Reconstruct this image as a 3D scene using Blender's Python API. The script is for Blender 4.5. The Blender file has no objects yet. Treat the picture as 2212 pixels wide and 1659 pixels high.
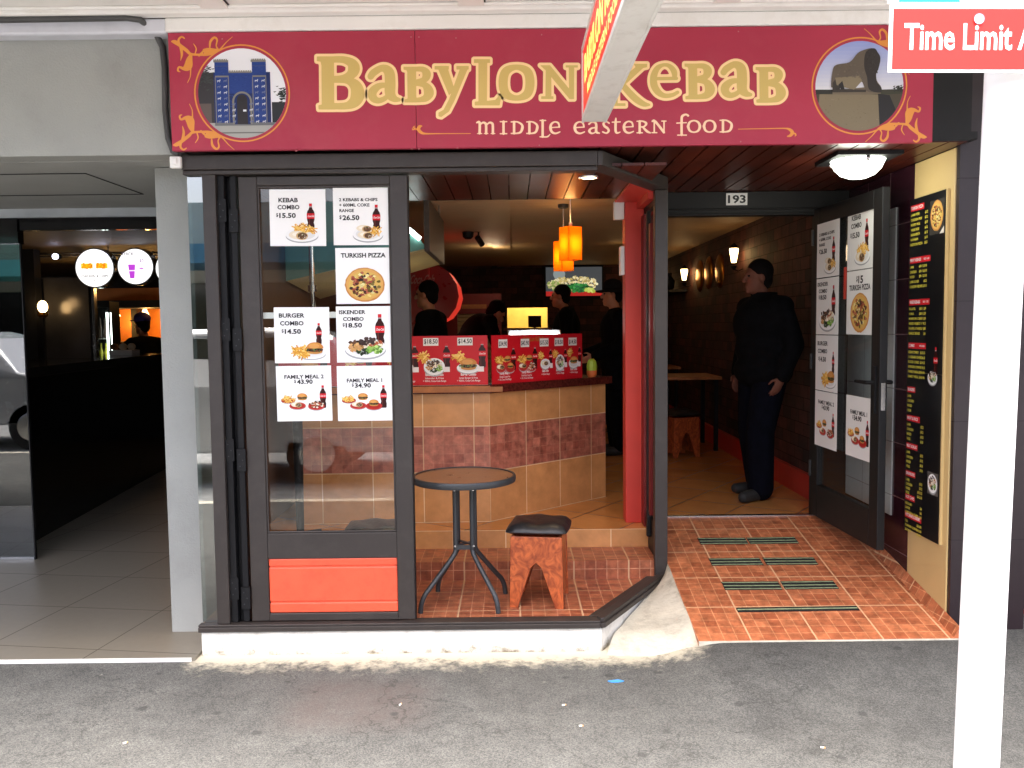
import bpy, bmesh, math, random
import numpy as np
from mathutils import Vector, Matrix
rnd = random.Random(7)
R = math.radians
# ------------------------------------------------------------------ camera, world, sun, exposure
scene = bpy.context.scene
COL = scene.collection
cd = bpy.data.cameras.new('camera'); cam = bpy.data.objects.new('camera', cd); COL.objects.link(cam)
pt, rl = math.atan(.0672), .0112
fw = Vector((0, math.cos(pt), -math.sin(pt))); r0 = Vector((1, 0, 0)); u0 = Vector((0, math.sin(pt), math.cos(pt)))
rv = math.cos(rl)*r0 - math.sin(rl)*u0; uv_ = math.sin(rl)*r0 + math.cos(rl)*u0
m = Matrix((rv, uv_, -fw)).transposed().to_4x4(); m.translation = (0, 0, 1.6); cam.matrix_world = m
cd.sensor_width = 36; cd.lens = 36*1853/2212; cd.clip_start = .05; cd.clip_end = 600
scene.camera = cam
W = bpy.data.worlds.new('World'); scene.world = W; W.use_nodes = True
nt = W.node_tree; bg = nt.nodes['Background']
sky = nt.nodes.new('ShaderNodeTexSky'); sky.sky_type = 'NISHITA'; sky.sun_disc = False
SUN_EL, SUN_AZ = R(68), R(192)          # azimuth clockwise from +Y: the light comes from the street, behind the camera
sky.sun_elevation = SUN_EL; sky.sun_rotation = SUN_AZ; sky.air_density = .7; sky.dust_density = 6; sky.ozone_density = .3
nt.links.new(sky.outputs[0], bg.inputs[0]); bg.inputs[1].default_value = .15
sl = bpy.data.lights.new('sun', 'SUN'); sl.energy = 2.6; sl.angle = R(40); sl.color = (1, .96, .9)
so = bpy.data.objects.new('sun', sl); COL.objects.link(so)
sd = Vector((math.sin(SUN_AZ)*math.cos(SUN_EL), math.cos(SUN_AZ)*math.cos(SUN_EL), math.sin(SUN_EL)))
so.rotation_euler = sd.to_track_quat('Z', 'Y').to_euler(); so.location = (0, -6, 8)
vs = scene.view_settings; vs.view_transform = 'Standard'; vs.look = 'None'; vs.gamma = 1; vs.exposure = 2.35
try:
    scene.cycles.use_denoising = True; scene.cycles.max_bounces = 8; scene.cycles.transparent_max_bounces = 12
    scene.cycles.sample_clamp_indirect = 6
except Exception: pass

# ------------------------------------------------------------------ helpers
def srgb(r, g, b, k=1):
    f = lambda c: (c/12.92 if c <= .04045 else ((c+.055)/1.055)**2.4)
    return tuple(f(c/255)*k for c in (r, g, b))

EK = .30
def mat(name, col=(.5, .5, .5), rough=.5, metal=0, var=.12, scale=6, bump=0, bscale=60, emis=None, es=0, spec=.5, coat=0, island=0, dirt=None, dscale=3, damt=.5):
    m = bpy.data.materials.new(name); m.use_nodes = True; t = m.node_tree; N = t.nodes; L = t.links
    b = N['Principled BSDF']; b.inputs['Roughness'].default_value = rough; b.inputs['Metallic'].default_value = metal
    b.inputs['Specular IOR Level'].default_value = spec; b.inputs['Coat Weight'].default_value = coat
    tc = N.new('ShaderNodeTexCoord')
    n = N.new('ShaderNodeTexNoise'); n.inputs['Scale'].default_value = scale; n.inputs['Detail'].default_value = 6
    L.new(tc.outputs['Object'], n.inputs['Vector'])
    rp = N.new('ShaderNodeValToRGB'); e = rp.color_ramp.elements
    e[0].position = .3; e[1].position = .72
    e[0].color = (*[c*(1-var) for c in col], 1); e[1].color = (*[min(1, c*(1+var)) for c in col], 1)
    L.new(n.outputs['Fac'], rp.inputs['Fac']); out = rp.outputs['Color']
    if island:
        g = N.new('ShaderNodeNewGeometry'); mp = N.new('ShaderNodeMapRange'); mp.inputs['To Min'].default_value = 1-island; mp.inputs['To Max'].default_value = 1+island
        L.new(g.outputs['Random Per Island'], mp.inputs['Value'])
        mx = N.new('ShaderNodeMixRGB'); mx.blend_type = 'MULTIPLY'; mx.inputs['Fac'].default_value = 1
        L.new(out, mx.inputs['Color1']); L.new(mp.outputs['Result'], mx.inputs['Color2']); out = mx.outputs['Color']
    if dirt:
        n2 = N.new('ShaderNodeTexNoise'); n2.inputs['Scale'].default_value = dscale; n2.inputs['Detail'].default_value = 9; n2.inputs['Roughness'].default_value = .7
        L.new(tc.outputs['Object'], n2.inputs['Vector'])
        r2 = N.new('ShaderNodeValToRGB'); r2.color_ramp.elements[0].position = .5; r2.color_ramp.elements[1].position = .72
        r2.color_ramp.elements[0].color = (0, 0, 0, 1); r2.color_ramp.elements[1].color = (damt, damt, damt, 1)
        L.new(n2.outputs['Fac'], r2.inputs['Fac'])
        mx = N.new('ShaderNodeMixRGB'); L.new(r2.outputs['Color'], mx.inputs['Fac']); L.new(out, mx.inputs['Color1']); mx.inputs['Color2'].default_value = (*dirt, 1); out = mx.outputs['Color']
    L.new(out, b.inputs['Base Color'])
    rr = N.new('ShaderNodeMapRange'); rr.inputs['To Min'].default_value = max(0, rough-.08); rr.inputs['To Max'].default_value = min(1, rough+.08)
    L.new(n.outputs['Fac'], rr.inputs['Value']); L.new(rr.outputs['Result'], b.inputs['Roughness'])
    if bump:
        nb = N.new('ShaderNodeTexNoise'); nb.inputs['Scale'].default_value = bscale; nb.inputs['Detail'].default_value = 4
        L.new(tc.outputs['Object'], nb.inputs['Vector'])
        bp = N.new('ShaderNodeBump'); bp.inputs['Strength'].default_value = bump; bp.inputs['Distance'].default_value = .01
        L.new(nb.outputs['Fac'], bp.inputs['Height']); L.new(bp.outputs['Normal'], b.inputs['Normal'])
    if emis:
        b.inputs['Emission Color'].default_value = (*emis, 1); b.inputs['Emission Strength'].default_value = es*EK
    return m

def tile_mat(name, c1, c2, grout, size=.325, gw=.006, sub=0, subcol=None, subw=.003, rough=.3, off=(0, 0), rot=0, bump=.3, noise=.35, nscale=14, offset=0, rowh=None, spec=.5):
    m = bpy.data.materials.new(name); m.use_nodes = True; t = m.node_tree; N = t.nodes; L = t.links
    b = N['Principled BSDF']; b.inputs['Roughness'].default_value = rough; b.inputs['Specular IOR Level'].default_value = spec
    uv = N.new('ShaderNodeUVMap'); uv.uv_map = 'uv'
    mp = N.new('ShaderNodeMapping'); mp.inputs['Location'].default_value = (off[0], off[1], 0); mp.inputs['Rotation'].default_value = (0, 0, rot)
    L.new(uv.outputs['UV'], mp.inputs['Vector'])
    def brick(w, h, ca, cb, cm, ms, offs):
        k = N.new('ShaderNodeTexBrick'); k.offset = offs; k.inputs['Scale'].default_value = 1
        k.inputs['Brick Width'].default_value = w; k.inputs['Row Height'].default_value = h
        k.inputs['Mortar Size'].default_value = ms/2; k.inputs['Mortar Smooth'].default_value = .2
        k.inputs['Color1'].default_value = (*ca, 1); k.inputs['Color2'].default_value = (*cb, 1); k.inputs['Mortar'].default_value = (*cm, 1)
        L.new(mp.outputs['Vector'], k.inputs['Vector']); return k
    h = rowh or size
    main = brick(size, h, c1, c2, grout, gw, offset)
    base = main
    col = main.outputs['Color']
    if sub:
        k = brick(size/sub, h/sub, c1, c2, subcol, subw, 0); col = k.outputs['Color']
    n = N.new('ShaderNodeTexNoise'); n.inputs['Scale'].default_value = nscale; n.inputs['Detail'].default_value = 8; n.inputs['Roughness'].default_value = .65
    L.new(mp.outputs['Vector'], n.inputs['Vector'])
    mr = N.new('ShaderNodeMapRange'); mr.inputs['From Min'].default_value = .3; mr.inputs['From Max'].default_value = .7
    mr.inputs['To Min'].default_value = 1-noise; mr.inputs['To Max'].default_value = 1+noise; L.new(n.outputs['Fac'], mr.inputs['Value'])
    mx = N.new('ShaderNodeMixRGB'); mx.blend_type = 'MULTIPLY'; mx.inputs['Fac'].default_value = 1
    L.new(col, mx.inputs['Color1']); L.new(mr.outputs['Result'], mx.inputs['Color2']); col = mx.outputs['Color']
    if sub:
        m2 = N.new('ShaderNodeMixRGB'); L.new(main.outputs['Fac'], m2.inputs['Fac']); L.new(col, m2.inputs['Color1']); m2.inputs['Color2'].default_value = (*grout, 1); col = m2.outputs['Color']
    L.new(col, b.inputs['Base Color'])
    rr = N.new('ShaderNodeMapRange'); rr.inputs['To Min'].default_value = rough; rr.inputs['To Max'].default_value = min(1, rough+.45)
    L.new(main.outputs['Fac'], rr.inputs['Value']); L.new(rr.outputs['Result'], b.inputs['Roughness'])
    bp = N.new('ShaderNodeBump'); bp.inputs['Strength'].default_value = bump; bp.inputs['Distance'].default_value = .004; bp.invert = True
    L.new(main.outputs['Fac'], bp.inputs['Height']); L.new(bp.outputs['Normal'], b.inputs['Normal'])
    return m

def glass_mat(name, tint=(.96, .98, .97), ior=1.5, rough=0):
    m = bpy.data.materials.new(name); m.use_nodes = True; t = m.node_tree; N = t.nodes; L = t.links
    N.remove(N['Principled BSDF']); o = N['Material Output']
    tr = N.new('ShaderNodeBsdfTransparent'); tr.inputs[0].default_value = (*tint, 1)
    gl = N.new('ShaderNodeBsdfGlossy'); gl.inputs['Roughness'].default_value = rough
    fr = N.new('ShaderNodeFresnel'); ge = N.new('ShaderNodeNewGeometry'); mp = N.new('ShaderNodeMapRange')   # rays pass straight through, so both faces take the outside index
    mp.inputs['To Min'].default_value = ior; mp.inputs['To Max'].default_value = 1/ior; L.new(ge.outputs['Backfacing'], mp.inputs['Value']); L.new(mp.outputs['Result'], fr.inputs['IOR'])
    mx = N.new('ShaderNodeMixShader'); L.new(fr.outputs[0], mx.inputs[0]); L.new(tr.outputs[0], mx.inputs[1]); L.new(gl.outputs[0], mx.inputs[2])
    L.new(mx.outputs[0], o.inputs['Surface']); return m

def print_mat(name, rough=.4, es=0, spec=.4):
    m = bpy.data.materials.new(name); m.use_nodes = True; N = m.node_tree.nodes; L = m.node_tree.links
    b = N['Principled BSDF']; b.inputs['Roughness'].default_value = rough; b.inputs['Specular IOR Level'].default_value = spec
    a = N.new('ShaderNodeAttribute'); a.attribute_name = 'Col'; L.new(a.outputs['Color'], b.inputs['Base Color'])
    if es: L.new(a.outputs['Color'], b.inputs['Emission Color']); b.inputs['Emission Strength'].default_value = es*EK
    return m

def wpos(o):
    v = Vector((0, 0, 0))
    while o: v += o.location; o = o.parent
    return v

class MB:
    def __init__(s): s.v = []; s.f = []; s.m = []; s.mi = 0
    def add(s, vs, fs):
        n = len(s.v); s.v += [tuple(x) for x in vs]
        for f in fs: s.f.append([n+i for i in f]); s.m.append(s.mi)
        return s
    def box(s, x0, x1, y0, y1, z0, z1):
        v = [(x, y, z) for z in (z0, z1) for y in (y0, y1) for x in (x0, x1)]
        return s.add(v, [(0, 2, 3, 1), (4, 5, 7, 6), (0, 1, 5, 4), (2, 6, 7, 3), (0, 4, 6, 2), (1, 3, 7, 5)])
    def obox(s, c, ax, ay, az, hx, hy, hz):
        c, ax, ay, az = map(Vector, (c, ax, ay, az)); v = []
        for k in (-1, 1):
            for j in (-1, 1):
                for i in (-1, 1): v.append(c+ax*hx*i+ay*hy*j+az*hz*k)
        return s.add(v, [(0, 2, 3, 1), (4, 5, 7, 6), (0, 1, 5, 4), (2, 6, 7, 3), (0, 4, 6, 2), (1, 3, 7, 5)])
    def bar(s, p, q, w, h, up=(0, 0, 1)):
        p, q = Vector(p), Vector(q); d = (q-p); l = d.length; d.normalize(); u = Vector(up); sd = d.cross(u).normalized(); u = sd.cross(d)
        return s.obox((p+q)/2, sd, d, u, w/2, l/2, h/2)
    def prism(s, poly, z0, z1):
        n = len(poly); g = lambda z, p: z if not callable(z) else z(p)
        v = [(p[0], p[1], g(z0, p)) for p in poly]+[(p[0], p[1], g(z1, p)) for p in poly]
        return s.add(v, [tuple(range(n-1, -1, -1)), tuple(range(n, 2*n))]+[(i, (i+1) % n, n+(i+1) % n, n+i) for i in range(n)])
    def extr(s, poly, axis, a, b):      # poly in the plane perpendicular to axis ('x': (y,z), 'y': (x,z))
        n = len(poly); g = (lambda p, t: (t, p[0], p[1])) if axis == 'x' else (lambda p, t: (p[0], t, p[1]))
        v = [g(p, a) for p in poly]+[g(p, b) for p in poly]
        return s.add(v, [tuple(range(n)), tuple(range(2*n-1, n-1, -1))]+[(i, n+i, n+(i+1) % n, (i+1) % n) for i in range(n)])
    def tube(s, path, r, n=12, caps=True):
        path = [Vector(p) for p in path]; rs = r if isinstance(r, (list, tuple)) else [r]*len(path)
        b = len(s.v); ref = None
        for i, p in enumerate(path):
            d = (path[min(i+1, len(path)-1)]-path[max(i-1, 0)]).normalized()
            if ref is None: ref = d.orthogonal().normalized()
            ref = (ref-d*ref.dot(d)).normalized(); q = d.cross(ref)
            for k in range(n):
                a = 2*math.pi*k/n; s.v.append(tuple(p+(ref*math.cos(a)+q*math.sin(a))*rs[i]))
        for i in range(len(path)-1):
            for k in range(n):
                a = b+i*n+k; c = b+i*n+(k+1) % n; s.f.append([a, c, c+n, a+n]); s.m.append(s.mi)
        if caps:
            s.f.append([b+k for k in range(n-1, -1, -1)]); s.m.append(s.mi)
            e = b+(len(path)-1)*n; s.f.append([e+k for k in range(n)]); s.m.append(s.mi)
        return s
    def lathe(s, c, prof, n=32, axis='z'):
        c = Vector(c); pts = []
        for (r, h) in prof:
            for k in range(n):
                a = 2*math.pi*k/n; x, y = r*math.cos(a), r*math.sin(a)
                pts.append(c+(Vector((x, y, h)) if axis == 'z' else Vector((h, x, y)) if axis == 'x' else Vector((x, h, -y))))
        fs = [(i*n+k, i*n+(k+1) % n, (i+1)*n+(k+1) % n, (i+1)*n+k) for i in range(len(prof)-1) for k in range(n)]
        fs += [tuple(range(n-1, -1, -1)), tuple((len(prof)-1)*n+k for k in range(n))]
        return s.add(pts, fs)
    def ball(s, c, rx, ry, rz, nu=16, nv=10, M=None):
        c = Vector(c); v = []
        for j in range(nv+1):
            t = math.pi*j/nv
            for i in range(nu):
                a = 2*math.pi*i/nu; p = Vector((rx*math.sin(t)*math.cos(a), ry*math.sin(t)*math.sin(a), rz*math.cos(t)))
                v.append(c+(M @ p if M else p))
        return s.add(v, [(j*nu+i, (j+1)*nu+i, (j+1)*nu+(i+1) % nu, j*nu+(i+1) % nu) for j in range(nv) for i in range(nu)])
    def build(s, name, mats, parent=None, bevel=0, smooth=False, uoff=0):
        me = bpy.data.meshes.new(name); off = wpos(parent) if parent else Vector((0, 0, 0))
        me.from_pydata([tuple(Vector(p)-off) for p in s.v], [], s.f)
        mats = mats if isinstance(mats, (list, tuple)) else [mats]
        for k in mats: me.materials.append(k)
        me.polygons.foreach_set('material_index', s.m)
        bm = bmesh.new(); bm.from_mesh(me); bmesh.ops.recalc_face_normals(bm, faces=bm.faces); bm.to_mesh(me); bm.free()
        ul = me.uv_layers.new(name='uv')
        for p in me.polygons:
            n = p.normal
            if abs(n.z) > .7: tx, ty = Vector((1, 0, 0)), Vector((0, 1, 0))
            else: tx = Vector((-n.y, n.x, 0)).normalized(); ty = Vector((0, 0, 1))
            for li in p.loop_indices:
                q = Vector(me.vertices[me.loops[li].vertex_index].co)+off
                ul.data[li].uv = (q.dot(tx)+uoff, q.dot(ty))
        if smooth: me.polygons.foreach_set('use_smooth', [True]*len(me.polygons))
        me.update()
        o = bpy.data.objects.new(name, me); COL.objects.link(o)
        if parent: o.parent = parent
        if bevel:
            b = o.modifiers.new('bevel', 'BEVEL'); b.width = bevel; b.segments = 2; b.limit_method = 'ANGLE'; b.angle_limit = R(40)
        if smooth:
            e = o.modifiers.new('split', 'EDGE_SPLIT'); e.split_angle = R(42)
        return o

def tag(o, label=None, cat=None, group=None, kind=None):
    if label: o['label'] = label
    if cat: o['category'] = cat
    if group: o['group'] = group
    if kind: o['kind'] = kind
    return o
def thing(name, label, cat, loc=(0, 0, 0), group=None, kind=None):
    o = bpy.data.objects.new(name, None); COL.objects.link(o); o.location = loc; o.empty_display_size = .1
    return tag(o, label, cat, group, kind)
def struct(o, label=None): return tag(o, label, None, None, 'structure')
def copy_tree(o, parent=None):
    c = o.copy(); COL.objects.link(c)
    if parent: c.parent = parent
    for ch in list(o.children): copy_tree(ch, c)
    return c

# flat printed pictures: coloured polygons laid on a plane, one mesh
_tc = {}
def text_geo(s, bold):
    k = (s, bold)
    if k in _tc: return _tc[k]
    cu = bpy.data.curves.new('t', 'FONT'); cu.body = s; cu.size = 1; cu.offset = bold; cu.resolution_u = 2; cu.align_x = 'LEFT'
    ob = bpy.data.objects.new('t', cu); COL.objects.link(ob)
    dg = bpy.context.evaluated_depsgraph_get(); dg.update()
    me = bpy.data.meshes.new_from_object(ob.evaluated_get(dg))
    vs = [(v.co.x, v.co.y) for v in me.vertices]; fs = [tuple(p.vertices) for p in me.polygons]
    bpy.data.objects.remove(ob); bpy.data.curves.remove(cu); bpy.data.meshes.remove(me)
    _tc[k] = (vs, fs); return vs, fs
CAP = max(v[1] for v in text_geo('H', 0)[0])
class Pic:
    def __init__(s, O, ex, ey): s.O = Vector(O); s.ex = Vector(ex).normalized(); s.ey = Vector(ey).normalized(); s.n = s.ex.cross(s.ey); s.v = []; s.f = []; s.c = []; s.z = 0
    def lay(s, d=.0003): s.z += d; return s
    def poly(s, pts, col, dz=0):
        n = len(s.v)
        for p in pts: s.v.append(s.O+s.ex*p[0]+s.ey*p[1]+s.n*(s.z+dz))
        s.f.append(list(range(n, n+len(pts)))); s.c.append(col); return s
    def rect(s, x0, y0, x1, y1, col, dz=0): return s.poly([(x0, y0), (x1, y0), (x1, y1), (x0, y1)], col, dz)
    def ell(s, x, y, rx, ry, col, dz=0, n=28, j=0):
        return s.poly([(x+rx*math.cos(2*math.pi*k/n)*(1+j*(rnd.random()-.5)), y+ry*math.sin(2*math.pi*k/n)*(1+j*(rnd.random()-.5))) for k in range(n)], col, dz)
    def mesh2(s, vs, fs, col, dz=0):
        n = len(s.v); s.v += [s.O+s.ex*p[0]+s.ey*p[1]+s.n*(s.z+dz) for p in vs]
        for f in fs: s.f.append([n+i for i in f]); s.c.append(col)
    def text(s, t, x, y, h, col, w=None, al='C', bold=.02, ital=0, dz=.0004):
        vs, fs = text_geo(t, bold)
        if not vs: return s
        a = min(v[0] for v in vs); b = max(v[0] for v in vs); k = h/CAP; kx = k if not w else w/(b-a)
        ox = x-(b-a)*kx*{'L': 0, 'C': .5, 'R': 1}[al]
        s.mesh2([(ox+(p[0]-a)*kx+p[1]*k*ital, y+p[1]*k) for p in vs], fs, col, dz); return s
    def board(s, w, h, t, col, edge=None):   # a sheet of real thickness behind the print
        z = s.z; s.z = 0
        P = [(0, 0), (w, 0), (w, h), (0, h)]; s.poly(P, col)
        n = len(s.v)
        for p in P: s.v.append(s.O+s.ex*p[0]+s.ey*p[1]-s.n*t)
        s.f.append([n+3, n+2, n+1, n]); s.c.append(col)
        for i in range(4):
            j = (i+1) % 4; s.f.append([n-4+i, n+i, n+j, n-4+j]); s.c.append(edge or col)
        s.z = max(z, .0004); return s
    def build(s, name, mt, parent=None):
        me = bpy.data.meshes.new(name); off = wpos(parent) if parent else Vector((0, 0, 0))
        me.from_pydata([tuple(p-off) for p in s.v], [], s.f); me.materials.append(mt)
        ca = me.color_attributes.new('Col', 'FLOAT_COLOR', 'CORNER')
        buf = []
        for p in me.polygons: buf += list((*s.c[p.index][:3], 1))*p.loop_total
        ca.data.foreach_set('color', buf); me.update()
        o = bpy.data.objects.new(name, me); COL.objects.link(o)
        if parent: o.parent = parent
        return o

# drawn letter and ornament strokes: signed distance of tapering strokes and polygons, contoured on a grid
def catmull(P, closed=False, n=6):
    P = [np.array(p, float) for p in P]; N = len(P); out = []
    rng = range(N if closed else N-1)
    for i in rng:
        p1, p2 = P[i], P[(i+1) % N]
        p0 = P[(i-1) % N] if (closed or i > 0) else p1; p3 = P[(i+2) % N] if (closed or i < N-2) else p2
        for k in range(n):
            t = k/n; out.append(.5*((2*p1)+(-p0+p2)*t+(2*p0-5*p1+4*p2-p3)*t*t+(-p0+3*p1-3*p2+p3)*t**3))
    out.append(P[0] if closed else P[-1]); return out
def sdf_stroke(X, Y, P, closed=False, n=6):
    D = np.full(X.shape, 1e9); pts = catmull(P, closed, n)
    for a, b in zip(pts[:-1], pts[1:]):
        dx, dy = b[0]-a[0], b[1]-a[1]; L = dx*dx+dy*dy+1e-9
        t = np.clip(((X-a[0])*dx+(Y-a[1])*dy)/L, 0, 1)
        D = np.minimum(D, np.hypot(X-a[0]-t*dx, Y-a[1]-t*dy)-(a[2]+t*(b[2]-a[2])))
    return D
def sdf_poly(X, Y, P):
    D = np.full(X.shape, 1e9); ins = np.zeros(X.shape, bool)
    for i in range(len(P)):
        ax, ay = P[i]; bx, by = P[(i+1) % len(P)]; dx, dy = bx-ax, by-ay; L = dx*dx+dy*dy+1e-9
        t = np.clip(((X-ax)*dx+(Y-ay)*dy)/L, 0, 1); D = np.minimum(D, np.hypot(X-ax-t*dx, Y-ay-t*dy))
        c = ((ay > Y) != (by > Y)) & (X < (bx-ax)*(Y-ay)/((by-ay) if by != ay else 1e-9)+ax); ins ^= c
    return np.where(ins, -D, D)
def glyph(prims, off=0, g=4.0):
    """prims: ('S',pts[,closed]) or ('P',pts) or ('R',x0,y0,x1,y1); returns verts, faces of the filled outline grown by off."""
    xs, ys = [], []
    for p in prims:
        q = [(p[1], p[2]), (p[3], p[4])] if p[0] == 'R' else p[1]
        for w in q: r = (w[2] if len(w) > 2 else 0)+off+2*g; xs += [w[0]-r, w[0]+r]; ys += [w[1]-r, w[1]+r]
    x = np.arange(min(xs), max(xs)+g, g); y = np.arange(min(ys), max(ys)+g, g); X, Y = np.meshgrid(x, y); D = np.full(X.shape, 1e9)
    for p in prims:
        if p[0] == 'S': D = np.minimum(D, sdf_stroke(X, Y, p[1], len(p) > 2 and p[2]))
        elif p[0] == 'P': D = np.minimum(D, sdf_poly(X, Y, p[1]))
        else: D = np.minimum(D, sdf_poly(X, Y, [(p[1], p[2]), (p[3], p[2]), (p[3], p[4]), (p[1], p[4])]))
    D = D-off; V = []; F = []
    for j in range(len(y)-1):
        for i in range(len(x)-1):
            c = [(i, j), (i+1, j), (i+1, j+1), (i, j+1)]; d = [D[b, a] for a, b in c]
            if min(d) > 0: continue
            ps = []
            for k in range(4):
                a, b = c[k], c[(k+1) % 4]; da, db = d[k], d[(k+1) % 4]
                if da <= 0: ps.append((x[a[0]], y[a[1]]))
                if (da <= 0) != (db <= 0):
                    t = da/(da-db); ps.append((x[a[0]]+t*(x[b[0]]-x[a[0]]), y[a[1]]+t*(y[b[1]]-y[a[1]])))
            if len(ps) > 2: n = len(V); V += ps; F.append(tuple(range(n, n+len(ps))))
    return V, F

# ------------------------------------------------------------------ materials
M = {}
M['asphalt'] = None
M['frame'] = mat('frame_paint', srgb(52, 46, 43), .5, var=.08, scale=3, bump=.05, bscale=90, dirt=srgb(104, 96, 90), dscale=9, damt=.12)
M['frame_dark'] = mat('dark_paint', srgb(25, 25, 26), .5, var=.2, spec=.3)
M['black'] = mat('black_paint', (.008, .008, .009), .55, var=.2, spec=.25)
M['blackgloss'] = mat('black_gloss', (.006, .006, .007), .08, var=.2)
M['redpanel'] = mat('red_panel_paint', srgb(238, 92, 62), .42, var=.07, scale=5, bump=.08, bscale=40, dirt=srgb(150, 60, 46), dscale=14, damt=.35)
M['redwall'] = mat('red_wall_paint', srgb(200, 58, 46), .5, var=.06)
M['redwood'] = mat('dark_red_paint', srgb(110, 24, 24), .4, var=.15)
M['white'] = mat('white_paint', (.87, .86, .83), .5, var=.05, scale=2, dirt=(.5, .46, .38), dscale=4, damt=.3)
M['soffit'] = mat('soffit_paint', (.88, .86, .82), .55, var=.05, scale=2, bump=.06, bscale=30)
M['render'] = mat('grey_render', srgb(162, 164, 160), .75, var=.06, scale=2.5, bump=.25, bscale=120, dirt=srgb(120, 118, 112), dscale=2, damt=.3)
M['plinth'] = mat('plinth_paint', (.80, .78, .72), .6, var=.06, scale=5, bump=.3, bscale=25, dirt=(.30, .27, .22), dscale=7, damt=.55)
def plinth_grime(m):
    t = m.node_tree; N = t.nodes; L = t.links; b = N['Principled BSDF']; src = b.inputs['Base Color'].links[0].from_socket
    tc = N.new('ShaderNodeTexCoord'); sx = N.new('ShaderNodeSeparateXYZ'); L.new(tc.outputs['Object'], sx.inputs[0])
    n = N.new('ShaderNodeTexNoise'); n.inputs['Scale'].default_value = 11; n.inputs['Detail'].default_value = 9; n.inputs['Roughness'].default_value = .72; L.new(tc.outputs['Object'], n.inputs['Vector'])
    z = N.new('ShaderNodeMapRange'); z.inputs['From Min'].default_value = .07; z.inputs['From Max'].default_value = -.04; z.inputs['To Min'].default_value = -.16; z.inputs['To Max'].default_value = .22; L.new(sx.outputs[2], z.inputs['Value'])
    a = N.new('ShaderNodeMath'); a.operation = 'ADD'; L.new(n.outputs['Fac'], a.inputs[0]); L.new(z.outputs['Result'], a.inputs[1])
    r = N.new('ShaderNodeValToRGB'); r.color_ramp.elements[0].position = .6; r.color_ramp.elements[1].position = .8; L.new(a.outputs[0], r.inputs['Fac'])
    mx = N.new('ShaderNodeMixRGB'); L.new(r.outputs['Color'], mx.inputs['Fac']); L.new(src, mx.inputs['Color1']); mx.inputs['Color2'].default_value = (*srgb(126, 116, 96), 1); L.new(mx.outputs['Color'], b.inputs['Base Color']); return m
M['plinth'] = plinth_grime(M['plinth'])
M['concrete'] = mat('concrete', srgb(204, 198, 182), .85, var=.14, scale=7, bump=.6, bscale=38, dirt=srgb(120, 112, 98), dscale=6, damt=.6)
M['cream'] = mat('cream_paint', srgb(210, 182, 126), .42, var=.05, scale=3, bump=.05)
M['ceil'] = mat('ceiling_board', srgb(176, 150, 112), .6, var=.08, scale=3)
M['timber'] = mat('stained_timber', srgb(78, 33, 22), .34, var=.4, scale=4, island=.25, spec=.3)
M['granite'] = mat('granite', srgb(84, 34, 28), .15, var=.5, scale=60)
M['woodtrim'] = mat('pine_board', srgb(168, 104, 56), .45, var=.25, scale=12)
M['stoolwood'] = None
M['steel'] = mat('steel', (.55, .55, .56), .25, metal=1, var=.1)
M['charcoal'] = mat('charcoal_metal', srgb(62, 64, 66), .4, var=.1, metal=.2)
M['vinyl'] = mat('black_vinyl', (.014, .014, .016), .38, var=.3, bump=.3, bscale=30)
M['glass'] = glass_mat('window_glass')
M['glass_tint'] = glass_mat('tinted_glass', (.35, .40, .39), 2.2)
M['tableglass'] = mat('brown_table_glass', srgb(132, 96, 70), .3, var=.2, scale=12, bump=.15, bscale=60)
M['print'] = print_mat('printed_sheet', .55, spec=.2)
M['printgloss'] = print_mat('printed_sign', .4)
M['purple'] = tile_mat('purple_tile', srgb(58, 26, 38), srgb(50, 24, 34), srgb(120, 92, 92), .31, .005, rough=.18, noise=.12, off=(.06, .02))
M['greytile'] = tile_mat('grey_wall_tile', srgb(186, 188, 186), srgb(180, 183, 182), srgb(128, 126, 124), .31, .005, rough=.3, noise=.08, off=(.06, .02))
M['pier'] = tile_mat('pier_tile', srgb(44, 33, 37), srgb(40, 30, 34), srgb(34, 26, 30), .6, .004, rough=.35, noise=.1, off=(.2, .1))
M['mosaic'] = tile_mat('mosaic_floor', srgb(172, 102, 70), srgb(142, 76, 52), srgb(200, 160, 124), .325, .010, 5, srgb(194, 138, 106), .005, rough=.38, off=(-.03, .1), noise=.42, nscale=17)
M['ramptile'] = tile_mat('mosaic_ramp', srgb(188, 114, 76), srgb(156, 86, 56), srgb(208, 164, 124), .325, .009, 5, srgb(200, 136, 96), .005, rough=.42, off=(-.905-.26+.325, -4.125), noise=.42, nscale=17)
M['band'] = tile_mat('mosaic_band', srgb(180, 112, 92), srgb(150, 84, 68), srgb(206, 168, 134), .33, .008, 5, srgb(176, 118, 96), .0035, rough=.3, off=(0, -.656), noise=.45, nscale=16, rowh=.3)
M['creamtile'] = tile_mat('cream_tile', srgb(206, 148, 94), srgb(190, 134, 84), srgb(228, 194, 150), .33, .007, rough=.25, off=(0, -.326), noise=.2, nscale=5)
M['floortile'] = tile_mat('glossy_floor_tile', srgb(206, 142, 82), srgb(192, 130, 74), srgb(84, 54, 32), .4, .012, rough=.16, off=(.1, .2), rot=R(35), noise=.12, nscale=4)
M['greyfloor'] = tile_mat('grey_floor_tile', srgb(128, 122, 111), srgb(124, 118, 107), srgb(80, 74, 67), .605, .006, rough=.38, off=(.28, .3), rot=R(8), noise=.05, nscale=20)
M['brick'] = tile_mat('brick_wall', srgb(84, 42, 35), srgb(36, 18, 20), srgb(42, 22, 21), .19, .006, rough=.7, offset=.5, rowh=.095, noise=.6, nscale=6, bump=.5)
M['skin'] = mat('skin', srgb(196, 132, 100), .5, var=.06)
M['skin3'] = mat('skin_shadowed', srgb(112, 70, 56), .6, var=.1, spec=.2)
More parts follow.
